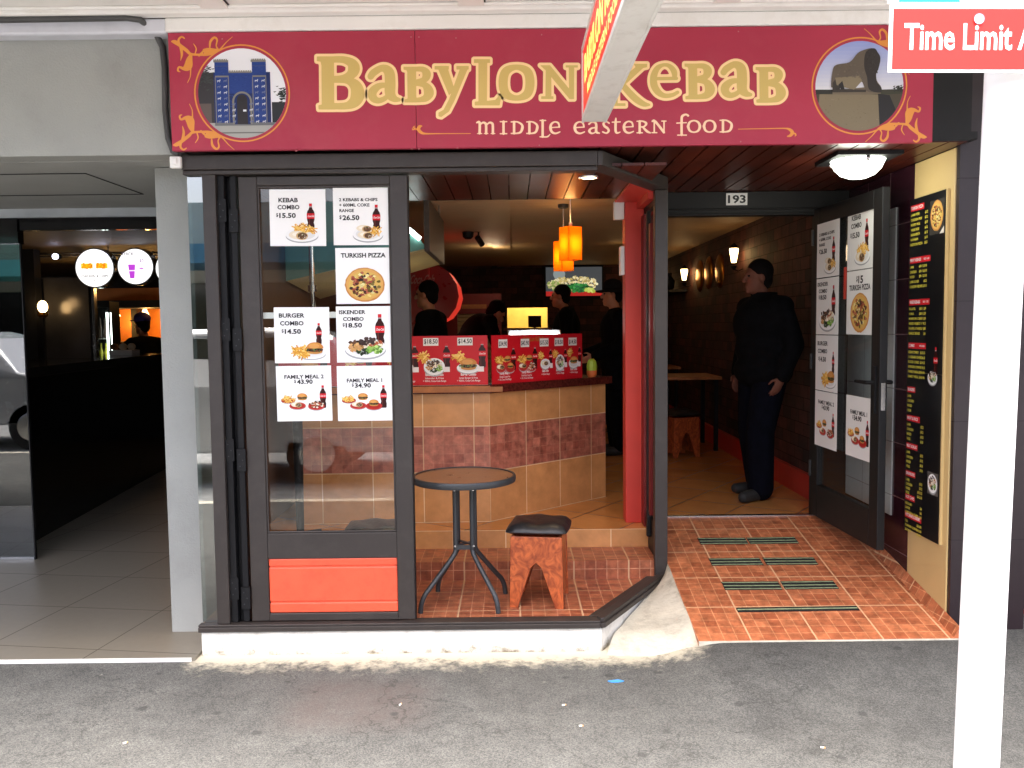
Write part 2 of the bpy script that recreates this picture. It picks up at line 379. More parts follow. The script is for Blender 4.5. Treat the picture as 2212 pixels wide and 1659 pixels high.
M['skin2'] = mat('skin_tan', srgb(178, 120, 92), .5, var=.06)
M['cloth_black'] = mat('black_cloth', (.0035, .0035, .0045), .95, var=.4, scale=20, bump=.3, bscale=25, spec=.08)
M['cloth_navy'] = mat('navy_denim', (.003, .0033, .007), .95, var=.4, scale=20, bump=.3, bscale=30, spec=.08)
M['cloth_blue'] = mat('blue_cloth', srgb(110, 150, 180), .8, var=.1)
M['hair'] = mat('dark_hair', (.004, .003, .003), .8, var=.4, scale=60, bump=.5, bscale=80, spec=.12)
M['purplecap'] = mat('purple_cloth', srgb(44, 30, 110), .7, var=.1)
M['lime'] = mat('lime_wrapper', srgb(176, 204, 60), .5, var=.1)
M['orangew'] = mat('orange_wrapper', srgb(230, 120, 60), .5, var=.1)
M['rubber'] = mat('rubber', (.02, .02, .02), .7, var=.2)
M['brass'] = mat('brass', srgb(190, 130, 50), .3, metal=1, var=.2)

def wood_mat():
    m = mat('orange_wood', srgb(150, 66, 30), .35, var=.3, scale=5)
    t = m.node_tree; N = t.nodes; L = t.links; b = N['Principled BSDF']
    tc = N.new('ShaderNodeTexCoord'); mp = N.new('ShaderNodeMapping'); mp.inputs['Scale'].default_value = (9, 9, 6)
    n = N.new('ShaderNodeTexNoise'); n.inputs['Scale'].default_value = 1.6; n.inputs['Detail'].default_value = 8; n.inputs['Distortion'].default_value = 3.2
    L.new(tc.outputs['Object'], mp.inputs['Vector']); L.new(mp.outputs['Vector'], n.inputs['Vector'])
    r = N.new('ShaderNodeValToRGB'); e = r.color_ramp.elements; e[0].position = .35; e[1].position = .66
    e[0].color = (*srgb(140, 62, 32), 1); e[1].color = (*srgb(200, 102, 54), 1); L.new(n.outputs['Fac'], r.inputs['Fac']); L.new(r.outputs['Color'], b.inputs['Base Color'])
    return m
M['stoolwood'] = wood_mat()

def asphalt_mat():
    m = bpy.data.materials.new('asphalt_paving'); m.use_nodes = True; t = m.node_tree; N = t.nodes; L = t.links; b = N['Principled BSDF']
    tc = N.new('ShaderNodeTexCoord')
    def noise(s, d=4, ro=.6, dist=0):
        n = N.new('ShaderNodeTexNoise'); n.inputs['Scale'].default_value = s; n.inputs['Detail'].default_value = d; n.inputs['Roughness'].default_value = ro; n.inputs['Distortion'].default_value = dist
        L.new(tc.outputs['Object'], n.inputs['Vector']); return n.outputs['Fac']
    def ramp(f, a, b_, c0, c1):
        r = N.new('ShaderNodeValToRGB'); e = r.color_ramp.elements; e[0].position = a; e[1].position = b_; e[0].color = (*c0, 1); e[1].color = (*c1, 1); L.new(f, r.inputs['Fac']); return r.outputs['Color']
    def mix(f, a, b_, mode='MIX'):
        x = N.new('ShaderNodeMixRGB'); x.blend_type = mode
        if isinstance(f, (int, float)): x.inputs['Fac'].default_value = f
        else: L.new(f, x.inputs['Fac'])
        for i, c in ((1, a), (2, b_)):
            if isinstance(c, tuple): x.inputs[i].default_value = (*c, 1)
            else: L.new(c, x.inputs[i])
        return x.outputs['Color']
    v = N.new('ShaderNodeTexVoronoi'); v.inputs['Scale'].default_value = 230; L.new(tc.outputs['Object'], v.inputs['Vector'])
    sep = N.new('ShaderNodeSeparateColor'); L.new(v.outputs['Color'], sep.inputs['Color'])
    chip = ramp(sep.outputs[0], .1, .95, srgb(73, 74, 74), srgb(106, 106, 104))
    fine = ramp(noise(420, 2), .3, .7, (.84, .84, .84), (1.16, 1.16, 1.16))
    c = mix(1, chip, fine, 'MULTIPLY')
    big = ramp(noise(1.1, 7, .62, .8), .3, .72, (.76, .76, .76), (1.12, 1.115, 1.09)); c = mix(1, c, big, 'MULTIPLY')
    mid = ramp(noise(9, 5, .7), .35, .65, (.84, .84, .84), (1.12, 1.12, 1.12)); c = mix(1, c, mid, 'MULTIPLY')
    # a reddish worn repair patch
    sx = N.new('ShaderNodeSeparateXYZ'); L.new(tc.outputs['Object'], sx.inputs[0])
    def box(sock, a, b_):
        x = N.new('ShaderNodeMath'); x.operation = 'SUBTRACT'; L.new(sock, x.inputs[0]); x.inputs[1].default_value = (a+b_)/2
        y = N.new('ShaderNodeMath'); y.operation = 'ABSOLUTE'; L.new(x.outputs[0], y.inputs[0])
        z = N.new('ShaderNodeMapRange'); z.inputs['From Min'].default_value = abs(b_-a)/2+.12; z.inputs['From Max'].default_value = abs(b_-a)/2-.06; L.new(y.outputs[0], z.inputs['Value']); return z.outputs['Result']
    pm = N.new('ShaderNodeMath'); pm.operation = 'MULTIPLY'; L.new(box(sx.outputs[0], -.95, -.42), pm.inputs[0]); L.new(box(sx.outputs[1], 3.45, 3.85), pm.inputs[1])
    p2 = N.new('ShaderNodeMath'); p2.operation = 'MULTIPLY'; L.new(pm.outputs[0], p2.inputs[0]); L.new(noise(14, 5), p2.inputs[1])
    c = mix(p2.outputs[0], c, srgb(92, 82, 79))
    # pale gum marks and dark spots
    for s, lo, hi, colr in ((2.6, .02, .03, srgb(150, 147, 140)), (4.2, .075, .11, srgb(60, 60, 60))):
        vv = N.new('ShaderNodeTexVoronoi'); vv.inputs['Scale'].default_value = s; L.new(tc.outputs['Object'], vv.inputs['Vector'])
        md = N.new('ShaderNodeMath'); md.operation = 'ADD'; L.new(vv.outputs['Distance'], md.inputs[0])
        nn = N.new('ShaderNodeMath'); nn.operation = 'MULTIPLY'; nn.inputs[1].default_value = .09; L.new(noise(30, 3), nn.inputs[0]); L.new(nn.outputs[0], md.inputs[1])
        c = mix(ramp(md.outputs[0], lo+.04, hi+.045, (.7, .7, .7), (0, 0, 0)), c, colr)
    # a darker newer strip of asphalt in front of the ramp, and fine cracks
    jx = N.new('ShaderNodeMath'); jx.operation = 'MULTIPLY_ADD'; L.new(noise(3, 4), jx.inputs[0]); jx.inputs[1].default_value = .25; L.new(sx.outputs[0], jx.inputs[2])
    dx = N.new('ShaderNodeMath'); dx.operation = 'MULTIPLY_ADD'; L.new(sx.outputs[1], dx.inputs[0]); dx.inputs[1].default_value = .12; L.new(jx.outputs[0], dx.inputs[2])
    dk = N.new('ShaderNodeMapRange'); dk.inputs['From Min'].default_value = 1.46; dk.inputs['From Max'].default_value = 1.54; dk.inputs['To Max'].default_value = .42; L.new(dx.outputs[0], dk.inputs['Value'])
    c = mix(dk.outputs['Result'], c, mix(1, c, (.55, .55, .56), 'MULTIPLY'))
    vc = N.new('ShaderNodeTexVoronoi'); vc.feature = 'DISTANCE_TO_EDGE'; vc.inputs['Scale'].default_value = 1.1
    wv = N.new('ShaderNodeVectorMath'); wv.operation = 'ADD'; wn = N.new('ShaderNodeTexNoise'); wn.inputs['Scale'].default_value = 3.5; wn.inputs['Detail'].default_value = 6; L.new(tc.outputs['Object'], wn.inputs['Vector']); L.new(tc.outputs['Object'], wv.inputs[0]); L.new(wn.outputs['Color'], wv.inputs[1]); L.new(wv.outputs[0], vc.inputs['Vector'])
    c = mix(ramp(vc.outputs['Distance'], .002, .008, (.5, .5, .5), (0, 0, 0)), c, srgb(44, 44, 43))
    # old paint and mortar splashed along the plinth
    edge = N.new('ShaderNodeMapRange'); edge.inputs['From Min'].default_value = 3.86; edge.inputs['From Max'].default_value = 4.2
    L.new(sx.outputs[1], edge.inputs['Value'])
    xm = N.new('ShaderNodeMapRange'); xm.inputs['From Min'].default_value = -1.75; xm.inputs['From Max'].default_value = -1.55; L.new(sx.outputs[0], xm.inputs['Value'])
    xm2 = N.new('ShaderNodeMapRange'); xm2.inputs['From Min'].default_value = 1.06; xm2.inputs['From Max'].default_value = .88; L.new(sx.outputs[0], xm2.inputs['Value'])
    e1 = N.new('ShaderNodeMath'); e1.operation = 'MULTIPLY'; L.new(xm.outputs[0], e1.inputs[0]); L.new(xm2.outputs[0], e1.inputs[1])
    e2 = N.new('ShaderNodeMath'); e2.operation = 'MULTIPLY'; L.new(e1.outputs[0], e2.inputs[0]); L.new(edge.outputs['Result'], e2.inputs[1])
    e3 = N.new('ShaderNodeMath'); e3.operation = 'MULTIPLY_ADD'; L.new(noise(16, 8, .7), e3.inputs[0]); e3.inputs[1].default_value = 1.7; L.new(e2.outputs[0], e3.inputs[2])
    e4 = N.new('ShaderNodeMath'); e4.operation = 'MULTIPLY'; e5 = N.new('ShaderNodeMath'); e5.operation = 'MULTIPLY'; e5.inputs[1].default_value = .5; L.new(e3.outputs[0], e5.inputs[0]); L.new(ramp(e5.outputs[0], .62, .82, (0, 0, 0), (1, 1, 1)), e4.inputs[0]); L.new(e2.outputs[0], e4.inputs[1])
    cl = N.new('ShaderNodeClamp'); L.new(e4.outputs[0], cl.inputs[0])
    c = mix(cl.outputs[0], c, srgb(214, 206, 184))
    L.new(c, b.inputs['Base Color']); b.inputs['Roughness'].default_value = .85; b.inputs['Specular IOR Level'].default_value = .3
    bp = N.new('ShaderNodeBump'); bp.inputs['Strength'].default_value = .25; bp.inputs['Distance'].default_value = .004
    L.new(v.outputs['Distance'], bp.inputs['Height']); L.new(bp.outputs['Normal'], b.inputs['Normal']); return m
M['asphalt'] = asphalt_mat()
# ------------------------------------------------------------------ ground and street
struct(MB().box(-150, 150, -150, 150, -.4, -.25).build('ground', mat('earth', (.12, .11, .1), .9)))
def fz(x, y):   # the footpath rises gently to meet the entrance ramp
    sm = lambda t: (lambda q: q*q*(3-2*q))(min(1, max(0, t)))
    return -.035+.072*sm((x-.62)/.42)*sm((y-3.35)/.76)*sm((4.2-x)/1.2)
s = MB(); xs_ = [-14, -10, -6, -3, -1, 0, .3, .5]+[.6+.06*i for i in range(12)]+[1.5, 2, 2.5, 3, 3.4, 3.8, 4.2, 6, 9, 12]; ys_ = [.5, 1.5, 2.5, 3.2]+[3.35+.07*i for i in range(12)]+[4.3, 4.6, 4.9]
nx_ = len(xs_); s.add([(x, y, fz(x, y)) for y in ys_ for x in xs_], [(j*nx_+i, j*nx_+i+1, (j+1)*nx_+i+1, (j+1)*nx_+i) for j in range(len(ys_)-1) for i in range(nx_-1)])
struct(s.build('footpath', M['asphalt'], smooth=True))
struct(MB().box(-14, 12, .5, 4.1, -.24, -.06).build('footpath_base', M['concrete']))
struct(MB().box(-14, 12, .34, .5, -.24, -.04).build('kerb', M['concrete'], bevel=.015))
struct(MB().box(-40, 40, -8.5, .34, -.24, -.16).build('road', mat('road_asphalt', srgb(140, 140, 140), .9, var=.25, scale=9)))
struct(MB().box(-40, 40, -12, -8.5, -.24, -.03).build('far_footpath', mat('far_paving', srgb(140, 138, 132), .85, var=.15)))

# ------------------------------------------------------------------ the kebab shop's shell
shop = thing('shop_building', 'kebab shop front with grey timber bay, white plinth and recessed tiled entrance', 'building', (0, 4.2, 0))
MB().box(-1.575, .44, 4.215, 4.32, -.05, .085).build('plinth', M['plinth'], shop, bevel=.006)
s = MB(); s.prism([(.44, 4.215), (.885, 5.0), (.80, 5.05), (.36, 4.32), (.4401, 4.3)], -.05, .083); s.build('plinth', M['plinth'], shop)
s = MB(); s.box(-1.585, .43, 4.2, 4.32, .087, .112); s.box(-1.585, .43, 4.205, 4.25, .112, .124)
s.prism([(.431, 4.2), (.455, 4.21), (.905, 4.985), (.80, 5.03), (.38, 4.321), (.431, 4.321)], .0865, .1125)
s.prism([(.431, 4.215), (.45, 4.22), (.895, 4.985), (.86, 5.0), (.415, 4.255)], .113, .135)
s.build('sill', M['frame'], shop, bevel=.003)
# header with the chamfered corner
s = MB(); s.box(-1.585, .425, 4.2, 4.30, 2.372, 2.442); s.box(-1.585, .425, 4.215, 4.3, 2.35, 2.371)
s.prism([(.4255, 4.2), (.45, 4.205), (.905, 4.975), (.905, 5.03), (.82, 5.03), (.39, 4.3005), (.4255, 4.3005)], 2.3715, 2.4425)
s.build('header_beam', M['frame'], shop, bevel=.004)
s = MB(); s.prism([(.66, 4.70), (.838, 5.0), (.838, 5.469), (.66, 5.469)], 2.372, 2.3845); s.box(.80, .842, 5.04, 5.469, 2.33, 2.3719); s.build('soffit_trim', M['redwall'], shop)
# window posts
s = MB(); s.box(-1.493, -1.428, 4.215, 4.30, .125, 2.35); s.build('post', M['frame'], shop, bevel=.004)
s = MB(); s.box(-1.427, -1.395, 4.24, 4.30, .125, 2.35); s.box(-1.37, -1.34, 4.25, 4.31, .125, 2.35); s.box(-1.427, -1.34, 4.29, 4.31, .113, 2.35); s.build('folded_jamb', M['black'], shop, bevel=.003)
MB().box(-1.577, -1.494, 4.25, 4.256, .126, 2.36).build('side_glass', glass_mat('side_glass', (.45, .52, .50), 3.2), shop)
for zc in (2.18, 1.6, 1.0, .3):
    for dx in (-1.408, -1.352):
        zz = zc-(.05 if dx > -1.38 else 0); s = MB(); s.box(dx-.02, dx+.022, 4.234, 4.2395 if dx < -1.38 else 4.2495, zz-.055, zz+.055); s.mi = 1
        for a, b in ((-.008, .03), (.008, .0), (-.006, -.03)): s.lathe((dx+a, 4.2305, zz+b), [(.003, 0), (.003, .004)], 8, 'y')
        s.build('hinge', [M['black'], M['charcoal']], shop)
# timber soffits: separate boards running into the shop
s = MB(); x = -1.57
while x < .76:
    s.box(x, x+.106, 4.302, 5.38, 2.386, 2.40); x += .112
s.build('bay_soffit', M['timber'], shop)
s = MB(); x = .34
while x < 2.2:
    y0 = 4.17 if x+.1 > .43 else 4.17
    s.box(x, min(x+.094, 2.19), y0, 5.63, 2.456, 2.472); x += .104
s.build('entrance_soffit', M['timber'], shop)
MB().box(-1.6, 2.25, 4.19, 5.66, 2.4725, 2.5095).box(-1.6, .83, 5.3815, 5.40, 2.386, 2.4724).build('soffit_backing', M['frame_dark'], shop)
# corner post, sidelight between bay and doorway, red return wall
s = MB(); s.box(.83, .905, 4.97, 5.035, .09, 2.371); s.box(.842, .912, 5.035, 5.05, .2, 2.44); s.build('corner_post', M['frame'], shop, bevel=.005)
s = MB(); s.box(.845, .89, 5.051, 5.11, .1, 2.44); s.box(.845, .89, 5.56, 5.64, .3, 2.44); s.box(.845, .89, 5.111, 5.559, .1, .42); s.box(.845, .89, 5.111, 5.559, 2.3, 2.44)
s.box(.82, .844, 5.2, 5.24, .3, 2.28)
s.build('sidelight_frame', M['frame_dark'], shop, bevel=.003)
MB().box(.862, .868, 5.111, 5.559, .421, 2.299).build('sidelight_glass', M['glass'], shop)
s = MB(); s.box(.826, .843, 5.36, 5.47, .3, 2.28); s.box(.826, .843, 5.12, 5.17, .45, 2.2); s.build('red_lining', M['redwood'], shop)
MB().box(.725, .845, 5.47, 5.60, .325, 2.384).build('red_return_wall', M['redwall'], shop, bevel=.004)
# entrance walls
s = MB(); s.box(2.20, 2.3, 4.72, 5.7, -.03, 2.456); s.build('tiled_wall', [M['purple']], shop)
s = MB(); s.box(2.192, 2.1995, 4.925, 5.6, .48, 2.25); s.build('grey_wall_tiling', M['greytile'], shop)
MB().box(2.198, 2.3, 4.29, 4.7195, -.035, 2.455).build('cream_pilaster', M['cream'], shop, bevel=.004)
s = MB(); s.box(2.205, 2.58, 4.26, 4.2895, -.035, 3.09); s.box(2.3005, 2.58, 4.29, 5.6, -.035, 3.09); s.build('pier', M['pier'], shop)
s = MB(); s.box(-1.6, 2.204, 4.1615, 4.188, 2.46, 3.09); s.build('sign_backing_wall', M['frame_dark'], shop)
# door frame
s = MB(); s.box(.89, 2.199, 5.62, 5.70, 2.30, 2.455); s.box(.89, 2.199, 5.605, 5.6195, 2.335, 2.345); s.box(.89, 2.199, 5.61, 5.6195, 2.30, 2.315)
s.box(.915, 1.0, 5.62, 5.70, .31, 2.299); s.box(1.985, 2.199, 5.62, 5.70, .30, 2.299); s.build('door_frame', M['frame_dark'], shop, bevel=.004)
MB().box(.9, 2.0, 5.615, 5.66, .318, .332).build('threshold', M['steel'], shop)
MB().box(-16, 12, 4.30, 15, 3.12, 7.5).box(-16, 12, 15, 15.2, -.2, 3.1).box(-16, -15.8, 4.4, 15, -.2, 3.1).box(11.8, 12, 4.4, 15, -.2, 3.1).build('sky_block_shell', mat('sky_block_render', srgb(150, 140, 130), .8), shop)  # unseen shell added to keep sky light from leaking into the shops

# ramp and concrete apron, steps and floors
kx = (.325-.045)/(5.62-4.13)
s = MB(); s.prism([(.905, 4.13), (2.165, 4.13), (2.165, 5.62), (.905, 5.62)], -.1, lambda p: .045+(p[1]-4.13)*kx); struct(s.build('entrance_ramp', M['ramptile']))
s = MB()
for i in range(5):
    y0 = 4.14+i*.296; y1 = y0+.29
    if i > 1: y1 = min(y1, 5.55)
    z = lambda y: .045+(y-4.13)*kx
    s.add([(2.163, y0, z(y0)-.01), (2.163, y1, z(y1)-.01), (2.1975, y1, z(y1)+.05), (2.1975, y0, z(y0)+.05), (2.1975, y0, z(y0)-.01), (2.1975, y1, z(y1)-.01)], [(0, 1, 2, 3), (0, 3, 4), (1, 5, 2), (4, 5, 1, 0), (3, 2, 5, 4)])
struct(s.build('ramp_skirting', M['ramptile']))
struct(MB().box(.905, 2.205, 4.121, 4.1295, -.06, .0425).build('ramp_nosing', M['concrete']))
# apron as a small height field blending from sill to ramp
def apron():
    nu, nv = 14, 18; V = []; F = []
    for j in range(nv+1):
        for i in range(nu+1):
            a = i/nu; b = j/nv
            L_ = Vector((.445, 4.208)).lerp(Vector((.892, 4.98)), b); Rr = Vector((.906, 4.118)).lerp(Vector((.906, 5.0)), b)
            p = L_.lerp(Rr, a); zl = .0+b*.115; zr = .043+(Rr.y-4.13)*kx-.004
            z = zl*(1-a)+zr*a - .02*math.sin(math.pi*a)*(1-b)
            if b < .12: z = z*(b/.12)+(fz(p.x, p.y)-.004)*(1-b/.12)
            z += .005*math.sin(13*p.x+5*p.y)*math.sin(19*p.y)+rnd.uniform(-.002, .002)
            V.append((p.x, p.y-(.07*(1-a)*max(0, 1-b*6) if b < .17 else 0), z))
    F = [(j*(nu+1)+i, j*(nu+1)+i+1, (j+1)*(nu+1)+i+1, (j+1)*(nu+1)+i) for j in range(nv) for i in range(nu)]
    return MB().add(V, F).build('concrete_apron', M['concrete'], smooth=True)
struct(apron())
struct(MB().prism([(-1.6, 4.321), (.375, 4.321), (.79, 5.0), (-1.6, 5.0)], -.1, .1).build('bay_floor', M['mosaic']))
struct(MB().box(-1.6, .843, 5.0005, 5.31, -.1, .21).build('step', M['mosaic']))
s = MB(); s.box(-1.6, .8435, 5.3105, 5.6, -.1, .325); s.box(-1.6, 2.45, 5.701, 13, -.1, .325); s.box(-1.6, .9, 5.6005, 5.7005, -.1, .325); s.box(.9, 2.2, 5.621, 5.7, -.1, .3245)
struct(s.build('shop_floor', M['floortile']))
struct(MB().box(-1.6, .8435, 5.305, 5.3102, .211, .3255).build('step_riser', M['creamtile'], uoff=.05))
# interior shell
s = MB(); y = 5.405
while y < 13: s.box(-1.6, 2.5, y, y+.145, 2.51, 2.53); y += .15
struct(s.build('ceiling', M['ceil']))
struct(MB().box(-1.6, 2.5, 5.4, 13.05, 2.5305, 2.56).build('ceiling_lining', M['frame_dark']))
s = MB(); s.box(-.2, .0, 5.45, 13, 2.497, 2.5095); struct(s.build('ceiling_batten', M['ceil']))
struct(MB().box(2.17, 2.3, 5.701, 13, .326, 2.509).build('right_wall', M['brick']))
struct(MB().box(2.13, 2.1695, 5.705, 12.98, .326, .50).build('skirting', M['redwall']))
struct(MB().box(-1.66, -1.6, 4.905, 13, -.05, 2.509).build('left_wall', mat('inner_plaster', srgb(120, 84, 60), .7)))
s = MB()   # back wall with the serving hatch
s.box(-1.6, -.06, 13, 13.12, .326, 2.509); s.box(.55, 2.17, 13, 13.12, .326, 2.509); s.box(-.06, .55, 13, 13.12, .326, 1.575); s.box(-.06, .55, 13, 13.12, 1.88, 2.509)
struct(s.build('back_wall', M['brick']))
kitchen_cream = mat('kitchen_wall', srgb(236, 206, 120), .6)
s = MB(); s.box(-1.2, 1.7, 14.6, 14.65, .3, 2.5); s.box(-1.25, -1.2, 13.13, 14.6, .3, 2.5); s.box(1.7, 1.75, 13.13, 14.6, .3, 2.5); s.box(-1.25, 1.75, 13.13, 14.65, 2.5, 2.55); s.box(-1.25, 1.75, 13.13, 14.65, .25, .3)
struct(s.build('kitchen_wall', kitchen_cream))
LK = .085
def plamp(name, p, e, col, r=.05):
    l = bpy.data.lights.new(name, 'POINT'); l.energy = e*LK; l.color = col; l.shadow_soft_size = r
    o = bpy.data.objects.new(name, l); COL.objects.link(o); o.location = p; return o
def spot(name, p, e, col, ang=110, tgt=(0, 0, -1)):
    l = bpy.data.lights.new(name, 'SPOT'); l.energy = e*LK; l.color = col; l.spot_size = R(ang); l.spot_blend = .7; l.shadow_soft_size = .04
    o = bpy.data.objects.new(name, l); COL.objects.link(o); o.location = p; o.rotation_euler = (-Vector(tgt)).to_track_quat('Z', 'Y').to_euler(); return o
plamp('kitchen_lamp', (.4, 13.9, 2.3), 110, (1, .84, .48), .15)

# ------------------------------------------------------------------ veranda over the footpath
ver = thing('veranda', 'white painted veranda ceiling with battens over the footpath', 'veranda', (0, 3, 3.1))
MB().box(-14, 12, 2.2, 4.14, 3.095, 3.13).build('ceiling_sheet', M['soffit'], ver)
for i in range(-9, 9):
    xx = -.106+i*1.18; s = MB().box(xx-.125, xx-.004, 2.21, 4.07, 3.076, 3.0945); s.mi = 1; s.box(xx-.0035, xx+.004, 2.21, 4.07, 3.088, 3.0945); s.build('batten', [M['soffit'], M['frame_dark']], ver, bevel=.002)  # thin dark strip stands in for the shadow line along each batten
s = MB(); s.box(-14, 12, 4.075, 4.1395, 3.062, 3.0945); s.box(-14, 12, 4.055, 4.0745, 3.078, 3.0945); s.box(-1.61, 12, 4.125, 4.1605, 2.996, 3.0615)
s.build('cornice', M['white'], ver, bevel=.008)
MB().box(-14, 12, 2.13, 2.2, 3.05, 3.4).build('front_fascia', M['white'], ver)
MB().box(-14, 12, 2.2, 4.3, 3.1305, 3.2).build('roof', M['steel'], ver)

# ------------------------------------------------------------------ left neighbour
nb = thing('neighbour_building', 'grey rendered bulkhead and recessed ceiling of the shop next door', 'building', (-4, 4.3, 0))
MB().box(-14, -1.60, 4.22, 4.36, 2.447, 3.061).build('bulkhead', M['render'], nb, bevel=.006)
MB().box(-14, -1.62, 4.3605, 6.2, 2.445, 2.47).build('recess_ceiling', M['render'], nb)
MB().box(-14, -1.602, 4.13, 4.219, 2.99, 3.061).build('cornice', mat('bluish_paint', srgb(206, 208, 216), .5), nb, bevel=.012)
s = MB(); s.box(-4.4, -2.27, 4.66, 4.666, 2.4405, 2.4445); s.box(-2.276, -2.27, 4.666, 5.38, 2.4405, 2.4445); s.box(-4.4, -2.27, 5.38, 5.386, 2.4405, 2.4445); s.build('ceiling_hatch', M['frame_dark'], nb)
MB().box(-14, -1.66, 5.97, 6.0, 2.385, 2.444).build('pale_trim', mat('pale_trim_paint', srgb(176, 184, 190), .6), nb)
struct(MB().box(-14, -1.585, 4.145, 14.9, -.2, -.02).build('neighbour_floor', M['greyfloor']))
struct(MB().box(-14, -1.6, 4.136, 4.1445, -.06, -.017).build('floor_edge', M['white']))
s = MB(); s.box(-1.846, -1.655, 4.52, 4.9, -.03, 2.444); o = s.build('pillar', M['render'], None, bevel=.006); tag(o, 'narrow pale grey rendered pillar between the two shop fronts', 'pillar'); o['kind'] = 'thing'
MB().box(-1.80, -1.665, 4.9005, 13, -.03, 2.444).build('party_wall', M['frame_dark'], nb)
s = MB(); s.box(-14, -3.405, 5.985, 6.06, 2.21, 2.384); s.box(-3.404, -1.81, 6.0, 6.06, 2.30, 2.384); s.build('transom', M['blackgloss'], nb)
ng = thing('glass_shopfront', 'tinted glass door panel with steel foot rail, mirroring the street', 'shop window', (-4.5, 6, 0))
MB().box(-8, -3.412, 6.015, 6.03, .0, 2.209).build('pane', M['glass_tint'], ng)
MB().box(-8, -3.412, 6.005, 6.04, -.018, .0).build('foot_rail', M['steel'], ng)
MB().box(-3.4115, -3.404, 6.01, 6.035, -.018, 2.209).build('edge_strip', M['frame_dark'], ng)
MB().box(-8, -3.75, 6.05, 6.055, 0, 2.2).build('backing_panel', M['frame_dark'], ng)
nw = MB(); nw.box(-10, -1.81, 13, 13.1, 0, 2.44); nw.box(-10, -9.9, 6.1, 13, 0, 2.44); struct(nw.build('dark_back_wall', M['frame_dark']))
struct(MB().box(-10, -1.81, 6.21, 13, 2.43, 2.46).build('neighbour_ceiling', mat('dim_ceiling', srgb(92, 74, 58), .6)))
# left counter
c = thing('service_counter', 'long black glossy counter inside the shop next door', 'counter', (-4.4, 7.5, 0))
s = MB(); s.prism([(-3.70, 6.5), (-4.10, 10.2), (-4.8, 10.2), (-4.8, 6.5)], -.02, 1.25); s.build('body', M['blackgloss'], c)
s = MB(); s.prism([(-3.66, 6.46), (-4.06, 10.22), (-4.84, 10.22), (-4.84, 6.46)], 1.2505, 1.33); s.build('top', mat('dark_stone', (.02, .018, .017), .06), c, bevel=.004)
s = MB(); s.box(-4.63, -4.19, 8.55, 8.6, 1.3305, 2.13)
o = s.build('smoked_screen', mat('smoked_panel', (.10, .10, .11), .22, var=.5, scale=1.6, metal=.3)); tag(o, 'smoked grey mirror panel standing on the black counter next door', 'panel')
o['kind'] = 'thing'; 
o = MB().box(-4.74, -4.635, 8.4, 8.52, 1.331, 2.4).build('dark_post', M['frame_dark']); tag(o, 'dark square post rising from the counter left of the smoked panel', 'post'); o['kind'] = 'thing'
o = MB().box(-4.86, -4.79, 9.9, 9.97, -.02, 2.42).build('steel_post', M['steel']); tag(o, 'grey metal post beside the drinks fridge next door', 'post'); o['kind'] = 'thing'
# lit round menu signs
def round_sign(x, z, r, lab, kind):
    t = thing('round_menu_sign', lab, 'lit sign', (x, 8.5, z), 'round lit menu signs over the counter')
    MB().lathe((x, 8.5, z), [(r, -.05), (r+.012, -.05), (r+.012, .05), (r, .05), (r*.98, .03)], 40, 'y').build('rim', M['steel'], t, smooth=True)
    p = Pic((x, 8.447, z), (1, 0, 0), (0, 0, 1)); p.ell(0, 0, r*.99, r*.99, (1, 1, 1), n=44); p.lay()
    if kind == 0:
        for cx in (-.07, .075):
            p.rect(cx-.06, -.005, cx+.055, .045, srgb(250, 190, 60)); 
            for i in range(26): p.ell(cx+rnd.uniform(-.05, .045), rnd.uniform(.0, .045), .012, .012, srgb(rnd.randint(200, 250), rnd.randint(110, 180), 20), .0003+i*2e-5, 7, .4)
        p.text('CHICKEN & CHIPS', 0, -.09, .022, srgb(70, 60, 60)); p.text('COMBO', 0, .09, .02, srgb(250, 200, 180)); p.text('FROM $9.90', 0, -.125, .012, srgb(120, 110, 110))
    else:
        p.text('THICK', -.07, .11, .028, srgb(80, 70, 80)); p.poly([(-.07, .02), (.0, .02), (-.012, -.115), (-.055, -.115)], srgb(170, 60, 190)); p.lay(); p.rect(-.066, -.045, -.004, -.035, srgb(240, 220, 245)); p.ell(.06, -.02, .022, .01, srgb(190, 120, 200)); p.text('$5', .065, .045, .03, srgb(140, 110, 150))
    p.build('face', M['signface'], t)
M['signface'] = print_mat('lit_sign_print', .5, .9)
round_sign(-4.07, 2.215, .185, 'round white lit menu sign with two orange food pictures', 0)
round_sign(-3.67, 2.225, .172, 'round white lit menu sign with a purple drink cup', 1)
round_sign(-3.30, 2.20, .172, 'round lit menu sign mostly hidden behind the grey pillar edge', 1)
o = MB().tube([(-5.2, 8.6, 2.372), (-3.0, 8.6, 2.372)], .012, 8).tube([(-5.2, 8.6, 2.345), (-3.0, 8.6, 2.345)], .008, 8).tube([(-4.0, 8.6, 2.372), (-4.0, 8.6, 2.43)], .008, 8).build('light_rail', M['steel']); tag(o, 'thin steel rail carrying the round lit signs and spotlights', 'rail')
blue_l = mat('led_lens', (1, 1, 1), .4, emis=(.75, .75, 1), es=8)
for i, (px, lab) in enumerate(((-4.44, 'small bluish spotlight on the rail, clear of the round signs'), (-3.98, 'small bluish spotlight on the rail between the two round signs'))):
    t = thing('spotlight', lab, 'spotlight', (px, 8.45, 2.33), 'bluish rail spotlights')
    MB().lathe((px, 8.47, 2.333), [(.014, -.03), (.03, 0), (.03, .03)], 16, 'y').build('housing', M['charcoal'], t, smooth=True)
    MB().ball((px, 8.435, 2.33), .03, .02, .028).build('lens', blue_l, t, smooth=True)
amber = mat('amber_lamp', (1, .8, .5), .4, emis=(1, .62, .25), es=9)
t = thing('amber_lamp', 'glowing amber lamp on the dark post next door', 'lamp', (-4.55, 8.3, 1.75))
